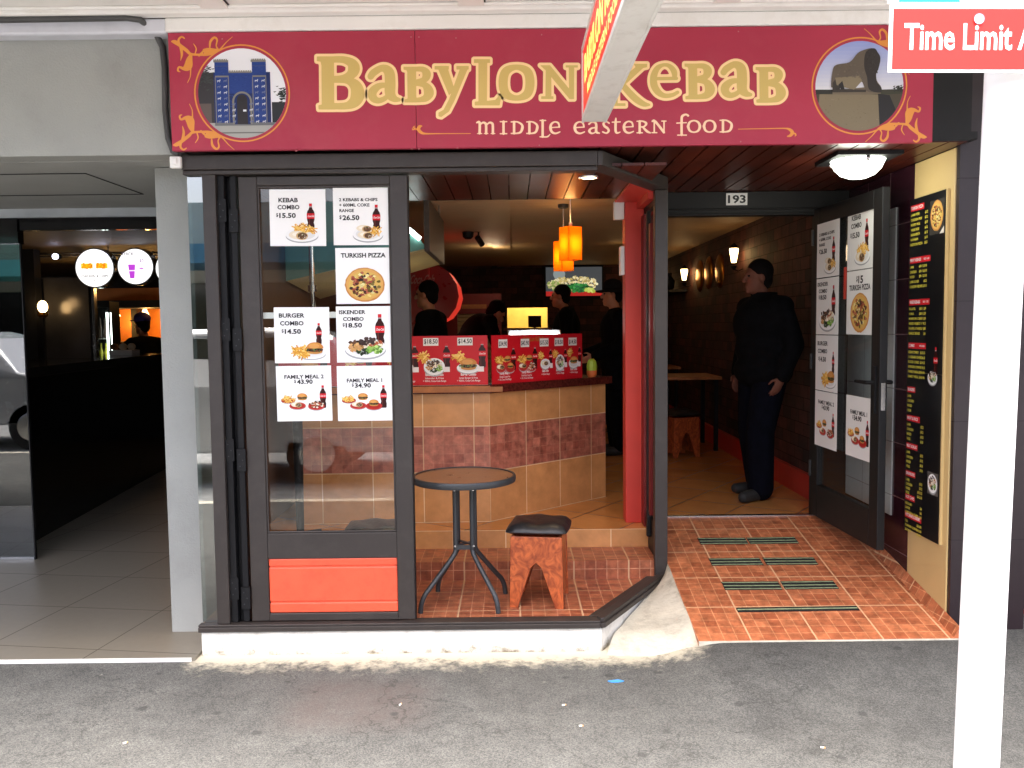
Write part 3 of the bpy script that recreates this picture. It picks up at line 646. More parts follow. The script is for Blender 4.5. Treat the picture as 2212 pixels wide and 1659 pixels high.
MB().ball((-4.53, 8.33, 1.84), .045, .045, .06).build('bulb', amber, t, smooth=True); MB().lathe((-4.53, 8.33, 1.74), [(.03, 0), (.05, .02), (.045, .045)], 16).build('holder', M['brass'], t, smooth=True)
plamp('amber_glow', (-4.53, 8.2, 1.89), 2, (1, .6, .25), .05)
# drinks fridge with bottles
fx = -4.78
t = thing('drinks_fridge', 'glass drinks fridge with a lit strip beside the kitchen opening', 'fridge', (-4.66, 10.3, 0))
s = MB(); s.box(-5.340, -4.780, 10.25, 10.5, -.02, .6); s.box(-5.340, -5.320, 10.25, 10.5, .6, 1.88); s.box(-4.800, -4.780, 10.25, 10.5, .6, 1.88); s.box(-5.340, -4.780, 10.25, 10.5, 1.8805, 1.95); s.box(-5.340, -4.780, 10.5, 10.51, .6, 1.88); s.build('cabinet', M['frame_dark'], t)
for z in (.9, 1.2, 1.5): s = MB(); s.box(-5.315, -4.805, 10.27, 10.49, z, z+.012); s.build('shelf', M['white'], t)
MB().box(-4.83, -4.775, 10.26, 10.275, .62, 1.82).build('light_strip', mat('fridge_tube', (1, 1, 1), .5, emis=(.85, 1, .92), es=5), t)
MB().box(-5.320, -4.800, 10.235, 10.2445, .6, 1.88).build('door_glass', M['glass'], t)
for k, (z, col) in enumerate(((1.212, 'yellow'), (.912, 'green'), (1.512, 'dark'))):
    bm_ = mat(col+'_bottle', {'yellow': (.5, .45, .05), 'green': (.05, .25, .12), 'dark': (.05, .03, .02)}[col], .1, emis={'yellow': (.5, .45, .05), 'green': (.04, .3, .15), 'dark': (.03, .02, .02)}[col], es=.0)
    for j in range(4):
        bx = -5.045+j*.057; o = MB().lathe((bx, 10.32, z), [(.024, 0), (.026, .02), (.026, .13), (.01, .18), (.01, .23), (.012, .24)], 14).build('bottle', bm_, None, smooth=True)
        tag(o, {'yellow': 'yellow drink bottle on the middle shelf of the drinks fridge', 'green': 'green drink bottle on the low shelf of the drinks fridge', 'dark': 'dark drink bottle on the top shelf of the drinks fridge'}[col], 'bottle', {'yellow': 'yellow bottles in the fridge', 'green': 'green bottles in the fridge', 'dark': 'dark bottles in the fridge'}[col])
plamp('fridge_glow', (-4.95, 10.32, 1.6), 1.2, (.8, 1, .9), .05)
# kitchen opening, hood and heat lamps
t = thing('kitchen_range', 'orange lit cooking alcove with heat lamps behind the counter next door', 'kitchen', (-4.2, 11.6, 0))
s = MB(); s.box(-5.9, -4.3, 12.2, 12.25, 1.2, 2.2); s.build('splashback', mat('copper_wall', srgb(200, 120, 50), .35, metal=.4), t)
s = MB(); s.box(-5.9, -4.3, 11.4, 12.2, 1.9, 2.0); s.box(-5.9, -4.3, 11.4, 12.2, .0, 1.45); s.box(-5.26, -5.18, 11.9, 12.19, 1.45, 1.9); s.build('hood', M['frame_dark'], t)
for xx in (-5.42, -5.02): MB().lathe((xx, 11.8, 1.80), [(.06, 0), (.02, .09)], 16).build('heat_lamp', amber, t, smooth=True)
plamp('heat_glow', (-5.48, 11.75, 1.72), 40, (1, .5, .12), .05); plamp('heat_glow', (-4.95, 11.75, 1.72), 40, (1, .5, .12), .05); plamp('hood_glow', (-4.3, 11.0, 2.15), 12, (1, .5, .15), .06)
tr = MB().box(-4.46, -4.20, 9.5, 9.7, 1.3305, 1.385).build('bun_tray', M['white'], None, bevel=.004); tag(tr, 'white tray carrying three round buns on the black counter', 'tray')
for i, (bx, lab) in enumerate(((-4.43, 'brown bun at one end of the white tray, nearest the fridge'), (-4.335, 'pale round bun in the middle of the white tray'), (-4.24, 'pale round bun at the pillar end of the white tray'))):
    o = MB().ball((bx, 9.58, 1.422), .044, .044, .038).build('bun', mat('bun_crust', srgb(150, 90, 50) if i == 0 else srgb(214, 196, 170), .5), None, smooth=True); tag(o, lab, 'bun', 'buns on the white tray')
# "1" plate on the left transom
def plate(name, x0, x1, z0, z1, y, txt, lab, h, bold=.03, parent=None):
    p = Pic((x0, y, z0), (1, 0, 0), (0, 0, 1)); w, hh = x1-x0, z1-z0; p.board(w, hh, .004, srgb(236, 236, 232)); p.text(txt, w/2, (hh-h)/2, h, (.01, .01, .01), w=w*.84, bold=bold)
    return tag(p.build(name, M['printgloss']), lab, 'number plate')
plate('number_plate', -3.83, -3.60, 2.32, 2.41, 5.98, '191', 'white street number plate over the tinted glass next door', .06)
plate('number_plate', 1.398, 1.535, 2.366, 2.443, 5.612, '193', 'white street number plate 193 over the open doorway', .047)

# ------------------------------------------------------------------ right neighbour, cable
t = thing('neighbour_shopfront', 'dark shop front beyond the white pole with an orange lit window', 'shop front', (3, 4.5, 0))
s = MB(); s.box(2.5805, 8, 4.5, 4.55, -.035, 1.3); s.box(2.5805, 8, 4.5, 4.55, 2.1, 3.09); s.build('stall_riser', tile_mat('black_tile', (.012, .012, .014), (.010, .010, .012), (.06, .06, .06), .6, .005, rough=.3, noise=.1), t)
MB().box(2.5805, 8, 4.49, 4.4995, -.035, .06).build('kick_strip', M['redwood'], t)
MB().box(2.5805, 8, 4.515, 4.521, 1.301, 2.099).build('pane', M['glass'], t)
s = MB(); s.box(2.5805, 8, 4.48, 4.4995, 1.98, 2.03); s.build('white_rail', M['white'], t)
p = Pic((2.56, 5.2, 1.2), (1, 0, 0), (0, 0, 1)); p.rect(0, 0, 4, 1, (.01, .01, .02)); p.lay()
for row in range(3):
    y0 = .16+row*.26; p.rect(.04, y0-.025, 3.6, y0-.01, srgb(120, 60, 30))
    for i in range(26): x0 = .06+i*.13; p.rect(x0, y0, x0+.07, y0+rnd.uniform(.08, .17), srgb(rnd.randint(170, 255), rnd.randint(50, 130), rnd.randint(10, 60)), .0003); p.rect(x0+.01, y0+.03, x0+.06, y0+.07, srgb(240, 220, 180), .0005)
p.build('lit_display', print_mat('lit_display_print', .4, 1.2), t)
o = MB().tube([(-2.6, 4.1, 3.05), (-1.78, 4.105, 3.055), (-1.72, 4.12, 3.05), (-1.675, 4.18, 3.01), (-1.652, 4.2, 2.95), (-1.645, 4.2, 2.85), (-1.65, 4.2, 2.65), (-1.64, 4.2, 2.52), (-1.62, 4.2, 2.46), (-1.585, 4.19, 2.44)], .015, 10).build('cable_conduit', mat('conduit_rubber', srgb(70, 70, 70), .5, var=.3), None, smooth=True); tag(o, 'thick grey cable looping down beside the red sign', 'cable')
o = MB().box(-1.628, -1.575, 4.17, 4.195, 2.375, 2.43).box(-1.61, -1.59, 4.16, 4.17, 2.39, 2.42).build('junction_box', M['white'], None, bevel=.004); tag(o, 'small white junction box under the lower end of the cable', 'junction box')
# ------------------------------------------------------------------ the shop sign
def wy(u, v, y):
    u, v = float(u), float(v)
    d = (u-1106)/1853*rv-(v-829.5)/1853*uv_+fw; t = y/d.y; return Vector((0, 0, 1.6))+d*t
SY = 4.128
signred = mat('sign_red', srgb(172, 54, 76), .42, var=.08, scale=1.3, bump=.03, spec=.3, dirt=srgb(184, 96, 100), dscale=2.2, damt=.22)
gold = srgb(212, 184, 108); pale = srgb(252, 218, 160); orange = srgb(226, 148, 66)
sign = thing('shop_sign', 'long red fascia sign with gold lettering and two round pictures', 'sign', (.2, SY, 2.447))
MB().box(-1.597, -.4395, SY, 4.16, 2.447, 2.992).build('sign_panel', signred, sign, bevel=.002)
MB().box(-.4375, 2.003, SY, 4.16, 2.447, 2.992).build('sign_panel', signred, sign, bevel=.002)
for (u, v) in ((905, 80), (985, 82), (1170, 75), (1340, 72), (1595, 68), (905, 322), (988, 320), (1165, 314), (1600, 306), (640, 326), (480, 84), (890, 322), (888, 80)):
    q = wy(u, v, SY); MB().lathe((q.x, SY-.0015, q.z), [(.0035, 0), (.0035, .003)], 8, 'y').build('screw', mat('painted_screw', srgb(176, 110, 112), .6), sign)
def on_sign(vs): 
    out = []
    for X, Y in vs:
        q = wy(.337*X, .337*Y, SY); out.append((q.x, q.z-2.447))
    return out
def sp(name): p = Pic((0, SY, 2.447), (1, 0, 0), (0, 0, 1)); p.z = .0006; return p
def S(*P, c=False): return ('S', list(P), c)
def shift(pr, dx, dy, ox=0, oy=0, k=1, kx=None):
    kx = kx or k; f = lambda p: (ox+(p[0]-ox)*kx+dx, oy+(p[1]-oy)*k+dy)+((p[2]*abs(k),) if len(p) > 2 else ())
    out = []
    for p in pr:
        if p[0] == 'R': a = f((p[1], p[2])); b = f((p[3], p[4])); out.append(('R', *a, *b))
        else: out.append((p[0], [f(q) for q in p[1]])+tuple(p[2:]))
    return out
B1 = [('P', [(20, 362), (130, 362), (132, 700), (52, 700), (50, 420), (44, 396), (20, 392)]), ('P', [(30, 676), (60, 668), (140, 668), (140, 702), (32, 702)]),
      S((120, 382, 20), (190, 383, 22), (243, 405, 30), (258, 440, 38), (240, 478, 30), (190, 500, 20), (120, 505, 17)), S((120, 514, 17), (215, 516, 22), (268, 550, 36), (282, 605, 44), (262, 652, 36), (210, 678, 23), (120, 681, 20))]
A1 = [S((366, 490, 21), (386, 465, 23), (440, 437, 22), (482, 462, 32), (490, 530, 34), (490, 600, 33), (515, 632, 22), (548, 640, 12)), S((480, 545, 14), (420, 552, 20), (378, 588, 28), (380, 625, 26), (412, 645, 19), (455, 632, 16), (488, 600, 14))]
B2 = [('P', [(576, 428), (656, 428), (658, 655), (602, 655), (600, 462), (594, 450), (576, 447)]), ('P', [(580, 638), (602, 632), (660, 632), (660, 657), (582, 657)]),
      S((650, 443, 15), (700, 446, 18), (724, 475, 27), (708, 512, 20), (655, 524, 13)), S((650, 536, 13), (712, 546, 20), (738, 590, 32), (722, 626, 24), (680, 640, 16), (640, 641, 15))]
Y1 = [('P', [(795, 436), (858, 436), (902, 570), (868, 612)]), ('R', 775, 423, 866, 446), ('R', 915, 423, 993, 446), ('P', [(938, 440), (988, 440), (900, 650), (866, 716), (818, 750), (800, 746), (800, 722), (832, 704), (866, 640)])]
L1 = [('P', [(1056, 384), (1112, 384), (1110, 672), (1056, 672)]), ('R', 1027, 380, 1130, 404), ('P', [(1032, 652), (1120, 646), (1165, 640), (1184, 616), (1202, 616), (1192, 676), (1032, 676)])]
O1 = [S((1214, 530, 29), (1232, 458, 27), (1300, 431, 17), (1368, 458, 27), (1386, 530, 29), (1368, 602, 27), (1300, 629, 17), (1232, 602, 27), c=True)]
cv = lambda pr: shift(pr, 1407.7, 0, 0, 0, .5455)
N1 = cv([('P', [(80, 768), (195, 768), (475, 1110), (475, 1165), (425, 1165), (148, 830)]), ('P', [(146, 800), (210, 870), (212, 1160), (142, 1160)]), ('P', [(416, 770), (480, 770), (478, 1165), (420, 1100)]), ('R', 380, 768, 522, 794), ('R', 92, 1132, 236, 1164)])
K1 = cv([('R', 905, 745, 990, 1245), ('R', 862, 745, 1030, 775), ('R', 862, 1214, 1082, 1246), ('P', [(1180, 750), (1336, 750), (1336, 790), (1290, 800), (1090, 985), (985, 1050), (985, 965), (1200, 790)]), S((1040, 985, 34), (1110, 1070, 38), (1200, 1160, 40), (1290, 1220, 32), (1360, 1232, 14))])
E1 = cv([S((1660, 915, 26), (1652, 840, 34), (1600, 778, 26), (1530, 764, 20), (1455, 805, 32), (1414, 900, 40), (1418, 1000, 42), (1465, 1082, 38), (1540, 1125, 28), (1630, 1118, 24), (1695, 1085, 20)), S((1440, 925, 20), (1680, 922, 20))])
name = [B1, A1, B2, Y1, L1, O1, N1, K1, E1, shift(B2, 1801, -20), shift(A1, 2262, -22, 345, 415, .95), shift(B2, 2256, 2)]
pg, pl = sp('a'), sp('b'); pl.z = .0006; pg.z = .0012
for g_ in name:
    g_ = shift(g_, 2011, 0)
    v, f = glyph(g_, 17, 4); pl.mesh2(on_sign(v), f, pale); v, f = glyph(g_, 0, 3); pg.mesh2(on_sign(v), f, gold)
pl.build('letter_outline', M['printgloss'], sign); pg.build('lettering', M['printgloss'], sign)
# tagline
def G(x0, x1, prims, y0=780, y1=857):
    f = lambda p: (x0+p[0]*(x1-x0), y0+p[1]*(y1-y0), p[2]); return [('S', [f(q) for q in p]) for p in prims]
a_, b_ = 8, 5
GL = {'m': [[(0, .08, 5), (.15, .08, 8), (.15, .97, 8)], [(.15, .3, 4), (.32, .08, 6), (.47, .16, 8), (.5, .4, 8), (.5, .97, 8)], [(.5, .3, 4), (.68, .08, 6), (.83, .16, 8), (.86, .4, 8), (.86, .97, 8)], [(.03, .99, 3), (.27, .99, 3)], [(.4, .99, 3), (.6, .99, 3)], [(.76, .99, 3), (.97, .99, 3)]],
      'I': [[(.5, 0, 8), (.5, 1, 8)], [(.05, 0, 4), (.95, 0, 4)], [(.05, 1, 4), (.95, 1, 4)]],
      'D': [[(.25, .03, 8), (.25, .97, 8)], [(.02, .02, 4), (.5, .02, 5), (.86, .25, 7), (.9, .55, 9), (.75, .88, 7), (.4, .98, 5), (.02, .98, 4)]],
      'L': [[(.2, -.1, 8), (.2, 1.25, 8)], [(-.1, -.1, 4), (.55, -.1, 4)], [(-.1, 1.26, 4), (.7, 1.26, 5), (1.05, 1.05, 3)]],
      'e': [[(.08, .5, 4), (.92, .45, 4)], [(.92, .45, 5), (.82, .12, 6), (.5, .02, 5), (.18, .18, 7), (.08, .5, 9), (.2, .84, 8), (.55, .98, 6), (.97, .85, 4)]],
      'a': [[(.1, .2, 6), (.35, .04, 5), (.65, .1, 7), (.72, .35, 8), (.72, .85, 8), (1, .96, 4)], [(.72, .48, 4), (.3, .56, 6), (.12, .78, 8), (.3, .97, 6), (.55, .93, 4), (.72, .75, 4)]],
      's': [[(.88, .15, 5), (.5, .02, 5), (.2, .17, 7), (.32, .4, 8), (.68, .58, 8), (.82, .8, 7), (.55, .98, 5), (.1, .88, 5)]],
      't': [[(.45, -.25, 4), (.42, .1, 8), (.42, .8, 8), (.6, .98, 6), (.95, .9, 3)], [(.02, .08, 4), (.95, .06, 4)]],
      'R': [[(.22, .03, 8), (.22, .97, 8)], [(.02, .02, 4), (.45, .02, 5), (.7, .2, 8), (.55, .45, 5), (.22, .5, 4)], [(.45, .5, 6), (.75, .85, 8), (1, .98, 5)], [(.02, .98, 4), (.42, .98, 4)]],
      'N': [[(.18, .03, 5), (.18, .97, 5)], [(.05, .03, 6), (.25, .05, 8), (.85, .95, 8)], [(.86, .02, 5), (.86, .95, 5)], [(.7, .02, 4), (1, .02, 4)], [(.02, .98, 4), (.36, .98, 4)]],
      'f': [[(1, -.42, 7), (.8, -.52, 6), (.5, -.38, 8), (.44, 0, 8), (.44, 1.18, 8)], [(.02, .2, 4), (.85, .16, 4)], [(.1, 1.2, 4), (.85, 1.2, 4)]],
      'O': [[(.08, .5, 9), (.2, .15, 7), (.5, .02, 5), (.8, .15, 7), (.92, .5, 9), (.8, .85, 7), (.5, .98, 5), (.2, .85, 7), (.08, .5, 9)]]}
tl = sp('t')
for ch, x0, x1, dy in (('m', 1045, 1165, 0), ('I', 1193, 1240, 0), ('D', 1264, 1345, 0), ('D', 1363, 1440, 0), ('L', 1456, 1512, 0), ('e', 1512, 1580, 0), ('e', 1668, 1738, 0), ('a', 1757, 1832, 0), ('s', 1847, 1900, -2), ('t', 1912, 1967, -3), ('e', 1983, 2052, -3), ('R', 2070, 2157, -4), ('N', 2166, 2258, -5), ('f', 2325, 2400, -6), ('O', 2392, 2482, -8), ('O', 2494, 2580, -9), ('D', 2602, 2686, -10)):
    v, f = glyph(shift(G(x0, x1, GL[ch]), 2011, dy), 0, 3); tl.mesh2(on_sign(v), f, srgb(250, 214, 178))
tl.build('tagline', M['printgloss'], sign)
sw1 = [S((1005, 856, 2), (800, 857, 3), (720, 857, 5), (690, 850, 9), (672, 830, 11), (678, 812, 10), (692, 808, 4)), S((668, 832, 4), (650, 825, 6), (640, 815, 4), (650, 808, 2)), S((650, 826, 4), (634, 832, 3), (632, 820, 2))]
sw2 = shift([S((380, 828, 2), (580, 824, 3), (680, 823, 4), (712, 832, 9), (726, 850, 11), (715, 868, 9), (696, 874, 4)), S((728, 852, 5), (745, 858, 5), (750, 868, 3), (742, 872, 2))], 4352, 0)
orn = sp('o')
for g_ in (shift(sw1, 2011, 0), sw2): v, f = glyph(g_, 0, 2.5); orn.mesh2(on_sign(v), f, orange)
orn.build('swash', M['printgloss'], sign)
FL = [S((1100, 266, 4), (1122, 270, 13), (1155, 292, 11), (1198, 325, 11), (1222, 346, 8), (1280, 351, 7), (1340, 346, 10), (1400, 325, 6), (1450, 272, 3), (1490, 236, 2)), S((1312, 325, 13), (1340, 331, 24), (1378, 325, 13), (1400, 318, 6)),
      S((1345, 302, 5), (1350, 265, 8), (1374, 241, 7), (1392, 256, 6), (1386, 292, 4), (1395, 312, 5)), S((1150, 292, 8), (1145, 256, 7), (1164, 236, 6), (1182, 246, 4)), S((1158, 300, 9), (1166, 345, 8), (1158, 388, 2)),
      S((1226, 348, 7), (1214, 385, 20), (1206, 424, 26), (1180, 440, 12), (1148, 430, 6), (1140, 452, 6), (1154, 460, 3)), S((1222, 440, 5), (1220, 490, 3), (1202, 530, 2)), S((1250, 345, 4), (1258, 312, 4), (1240, 280, 2)), S((1300, 330, 4), (1290, 345, 8), (1275, 360, 3))]
flv = lambda pr, fx, fy: [('S', [(fx(q[0]), fy(q[1]), q[2]) for q in p[1]], False) for p in pr]
for fx, fy in ((lambda x: x, lambda y: y), (lambda x: x+12, lambda y: 1196-y), (lambda x: 7037-x, lambda y: 1145-y), (lambda x: 7030-x, lambda y: y-52)):
    q = sp('f'); v, f = glyph(flv(FL, fx, fy), 0, 3); q.mesh2(on_sign(v), f, orange); q.build('corner_flourish', M['printgloss'], sign)
def roundel(cx, cz, kind):
    q = Pic((cx, SY, cz), (1, 0, 0), (0, 0, 1)); q.z = .0008; ro, ri = .226, .219
    n = 64; A = [2*math.pi*k/n for k in range(n+1)]
    for k in range(n): q.poly([(ri*math.cos(A[k]), ri*math.sin(A[k])), (ro*math.cos(A[k]), ro*math.sin(A[k])), (ro*math.cos(A[k+1]), ro*math.sin(A[k+1])), (ri*math.cos(A[k+1]), ri*math.sin(A[k+1]))], orange)
    r = .207
    def clipd(pts, col, dz=0):   # clip a polygon to the disc
        out = [p for p in pts]
        for k in range(48):
            a = 2*math.pi*k/48; nx, ny = math.cos(a), math.sin(a); res = []
            for i in range(len(out)):
                p, w = out[i], out[(i+1) % len(out)]; dp = p[0]*nx+p[1]*ny-r; dw = w[0]*nx+w[1]*ny-r
                if dp <= 0: res.append(p)
                if (dp <= 0) != (dw <= 0): t = dp/(dp-dw); res.append((p[0]+(w[0]-p[0])*t, p[1]+(w[1]-p[1])*t))
            out = res
            if len(out) < 3: return
        q.poly(out, col, dz)
    R4 = lambda x0, y0, x1, y1, c, dz=0: clipd([(x0, y0), (x1, y0), (x1, y1), (x0, y1)], c, dz)
    k = .337/2212*2212*SY/1853   # one zoom unit on the sign in metres
    if kind == 0:
        f = lambda X, Y: ((X-1555)*k, (599-Y)*k)
        def rc(x0, y0, x1, y1, c, dz=0): a = f(x0, y1); b = f(x1, y0); R4(a[0], a[1], b[0], b[1], c, dz)
        bl = srgb(34, 62, 134); bd = srgb(24, 44, 100); tan = srgb(130, 128, 120)
        rc(1255, 290, 1860, 910, srgb(238, 240, 246)); q.lay()
        rc(1255, 470, 1385, 800, srgb(54, 52, 56)); rc(1740, 655, 1860, 800, srgb(40, 42, 46)); rc(1255, 660, 1360, 800, srgb(96, 84, 80), .0002); rc(1255, 780, 1860, 910, srgb(168, 168, 164), .0003); rc(1255, 838, 1860, 846, srgb(110, 112, 108), .0005)
        for i in range(90): X, Y = 1330+rnd.gauss(0, 28), 500+rnd.gauss(0, 30); a = f(X, Y); rr = rnd.uniform(3, 8)*k; clipd([(a[0]-rr*2, a[1]), (a[0], a[1]-rr), (a[0]+rr*2, a[1]+rr*.6)], srgb(62, 66, 66), .0006+i*1e-5)
        for i in range(60): X, Y = 1810+rnd.gauss(0, 14), 610+rnd.gauss(0, 22); a = f(X, Y); rr = rnd.uniform(3, 8)*k; clipd([(a[0]-rr*2, a[1]), (a[0], a[1]-rr), (a[0]+rr*2, a[1]+rr*.6)], srgb(40, 48, 44), .0006+i*1e-5)
        for i in range(9): X = 1335+rnd.uniform(-4, 4); a = f(X, 470); b2 = f(X+rnd.uniform(-55, 55), 440+rnd.uniform(-20, 40)); clipd([a, b2, (a[0]+.002, a[1]+.002)], srgb(90, 96, 90), .0013)
        q.lay(.0015)
        rc(1380, 470, 1735, 795, bd); rc(1475, 470, 1625, 600, bl, .0002)
        for x0, x1 in ((1388, 1475), (1622, 1710)): rc(x0, 395, x1, 795, bl, .0004); rc(x0-6, 395, x1, 408, tan, .0006); rc(x0+2, 490, x1, 500, tan, .0006); rc(x0, 500, x0+5, 795, tan, .0006); rc(x1-5, 500, x1, 795, tan, .0006); rc(x0, 430, x1, 434, srgb(70, 80, 120), .0006)
        for i in range(520):
            X = rnd.choice([rnd.uniform(1390, 1470), rnd.uniform(1625, 1706), rnd.uniform(1478, 1620)]); Y = rnd.uniform(412 if not 1475 < X < 1622 else 478, 780); g_ = rnd.randint(-14, 16); rc(X-5, Y-1.6, X+5, Y+1.6, srgb(34+g_, 62+g_, 134+g_), .00045+i*1e-7)
        for x0 in (1384, 1622):
            for i in range(8): rc(x0+i*11, 388, x0+i*11+6, 396, tan, .0006)
        for i in range(13): rc(1477+i*11, 458, 1477+i*11+6, 466, tan, .0006)
        rc(1475, 465, 1620, 474, tan, .0006); rc(1380, 780, 1760, 798, srgb(110, 112, 116), .0007)
        P = [f(1555+62*math.cos(a), 650-62*math.sin(a)) for a in np.linspace(0, math.pi, 16)]; clipd([f(1617, 790)]+P+[f(1493, 790)], tan, .0008)
        P = [f(1555+50*math.cos(a), 650-50*math.sin(a)) for a in np.linspace(0, math.pi, 16)]; clipd([f(1605, 790)]+P+[f(1505, 790)], bd, .001)
        P = [f(1555+33*math.cos(a), 640-33*math.sin(a)) for a in np.linspace(0, math.pi, 16)]; clipd([f(1588, 790)]+P+[f(1522, 790)], srgb(44, 40, 44), .0012)
        rc(1560, 700, 1580, 712, srgb(220, 224, 235), .0014)
        for row in range(8):
            for cx in (1412, 1452, 1648, 1690)+((1502, 1610) if row > 3 else ()):
                Y = 522+row*36; cc = srgb(*( (200, 205, 215) if (row+cx) % 3 else (110, 120, 150)))
                rc(cx-9, Y-3, cx+8, Y+3, cc, .0015); rc(cx-9, Y+2, cx-6, Y+9, cc, .0015); rc(cx+5, Y+2, cx+8, Y+9, cc, .0015); rc(cx+6, Y-8, cx+11, Y, cc, .0016)
    else:
        f = lambda X, Y: ((X-1155)*k, (551-Y)*k)
        N_ = 14
        for i in range(N_):
            y0, y1 = 262+i*24, 262+(i+1)*24; a = f(860, y1); b = f(1450, y0); t = i/(N_-1)
            R4(a[0], a[1], b[0], b[1], srgb(int(146+76*t), int(160+62*t), int(216+10*t)))
        q.lay(); P = lambda pts, c, dz=0: clipd([f(*p) for p in pts], c, dz)
        P([(860, 575), (1450, 575), (1450, 860), (860, 860)], srgb(74, 68, 54)); P([(860, 570), (1000, 572), (1000, 596), (860, 600)], srgb(44, 46, 40), .0002); P([(1270, 575), (1450, 572), (1450, 600), (1270, 606)], srgb(60, 60, 46), .0002)
        for i in range(40): X, Y = 1405+rnd.gauss(0, 12), 566+rnd.gauss(0, 8); a = f(X, Y); clipd([(a[0]-.006, a[1]), (a[0], a[1]-.005), (a[0]+.006, a[1]+.004)], srgb(44, 46, 40), .0004+i*1e-5)
        q.lay(.001)
        P([(905, 600), (1285, 605), (1285, 860), (880, 860)], srgb(128, 116, 92)); P([(1272, 600), (1345, 610), (1385, 700), (1360, 780), (1285, 800)], srgb(36, 35, 36), .0003)
        for i in range(150): X, Y = rnd.uniform(895, 1280), rnd.uniform(612, 840); a = f(X, Y); rr = rnd.uniform(.001, .005); g_ = rnd.randint(-18, 16); clipd([(a[0]-rr, a[1]), (a[0], a[1]-rr*.5), (a[0]+rr, a[1]), (a[0], a[1]+rr*.5)], srgb(126+g_, 114+g_, 90+g_), .0005+i*1e-5)
        P([(985, 575), (1195, 560), (1275, 572), (1290, 600), (1195, 606), (985, 602)], srgb(116, 104, 86), .0022)
        LI = lambda pts: [(q[0], q[1]) for q in catmull(pts, True, 4)]
        P(LI([(985, 450), (1010, 420), (1090, 405), (1140, 350), (1190, 328), (1235, 322), (1262, 345), (1280, 380), (1272, 430), (1258, 470), (1262, 520), (1290, 560), (1285, 590), (1200, 585), (1160, 520), (1060, 530), (1010, 545), (985, 560), (975, 545)]), srgb(98, 88, 76), .0026)
        P(LI([(1190, 345), (1240, 322), (1265, 348), (1282, 385), (1270, 450), (1255, 480), (1262, 530), (1290, 565), (1285, 595), (1215, 575), (1200, 500), (1180, 430)]), srgb(52, 48, 46), .003)
        for i in range(60): X, Y = rnd.uniform(1195, 1270), rnd.uniform(335, 470); a = f(X, Y); rr = rnd.uniform(.001, .004); g_ = rnd.randint(-10, 12); clipd([(a[0]-rr, a[1]), (a[0], a[1]-rr*2), (a[0]+rr, a[1]), (a[0], a[1]+rr)], srgb(54+g_, 50+g_, 47+g_), .0031+i*1e-6)
        P([(1000, 500), (1150, 490), (1170, 520), (1120, 575), (1060, 560), (1010, 545)], srgb(132, 120, 96), .0032); P([(985, 530), (1010, 500), (1050, 510), (1030, 570), (1195, 575), (1195, 590), (985, 590)], srgb(60, 54, 48), .0029)
        P([(1020, 545), (1045, 520), (1060, 570), (1040, 574)], srgb(40, 38, 38), .0036)
        for i in range(60): X, Y = rnd.uniform(1000, 1180), rnd.uniform(420, 500); a = f(X, Y); rr = rnd.uniform(.001, .006); g_ = rnd.randint(-8, 10); clipd([(a[0]-rr, a[1]), (a[0], a[1]-rr), (a[0]+rr, a[1]), (a[0], a[1]+rr)], srgb(100+g_, 90+g_, 78+g_), .0038+i*1e-5)
    return q.build('round_picture', M['printgloss'], sign)
roundel(-1.257, 2.71, 0); roundel(1.653, 2.712, 1)

# ------------------------------------------------------------------ sign hanging under the veranda
hs = thing('hanging_sign', 'white framed light box hanging end-on from the veranda with red lit face', 'hanging sign', (.345, 2.9, 2.44))
s = MB(); x0, x1, ya, yb, z0, z1 = .304, .398, 2.215, 3.6, 2.437, 2.735
s.box(x0, x1, ya, yb, z0, z0+.012); s.box(x0, x1, ya, yb, z1-.012, z1); s.box(x0, x1, yb-.012, yb, z0+.0125, z1-.0125); s.box(x0, x1, ya, ya+.012, z0+.0125, z1-.0125)
for xx in (x0-.004, x1-.006): s.box(xx, xx+.01, ya-.003, yb+.003, z0-.003, z0+.02); s.box(xx, xx+.01, ya-.003, yb+.003, z1-.02, z1+.003); s.box(xx, xx+.01, yb-.017, yb+.003, z0+.0205, z1-.0205)
s.build('frame', mat('aged_white_metal', srgb(232, 233, 228), .45, var=.03, dirt=srgb(150, 140, 124), dscale=9, damt=.3), hs, bevel=.002)
p = Pic((x0+.001, yb-.013, z0+.013), (0, -1, 0), (0, 0, 1)); p.n = Vector((-1, 0, 0)); L_, H_ = yb-ya-.026, z1-z0-.026
p.rect(0, 0, L_, H_, srgb(190, 40, 30)); p.lay(.0008)
p.text('BABYLON KEBAB', L_/2, .12, .10, srgb(255, 224, 110), w=L_*.88, bold=.03); p.text('MIDDLE EASTERN FOOD', L_/2, .045, .04, srgb(255, 214, 120), w=L_*.7)
p.build('lit_face', print_mat('light_box_print', .35, 1.1), hs)
MB().box(x1-.005, x1-.001, ya+.013, yb-.013, z0+.0205, z1-.0205).build('back_face', signred, hs)
for yy in (2.4, 3.3): MB().box(.335, .365, yy-.015, yy+.015, z1, 3.095).build('bracket', M['charcoal'], hs)
MB().box(.335, .37, 3.604, 3.612, 2.44, 2.447).build('clip', M['brass'], hs)

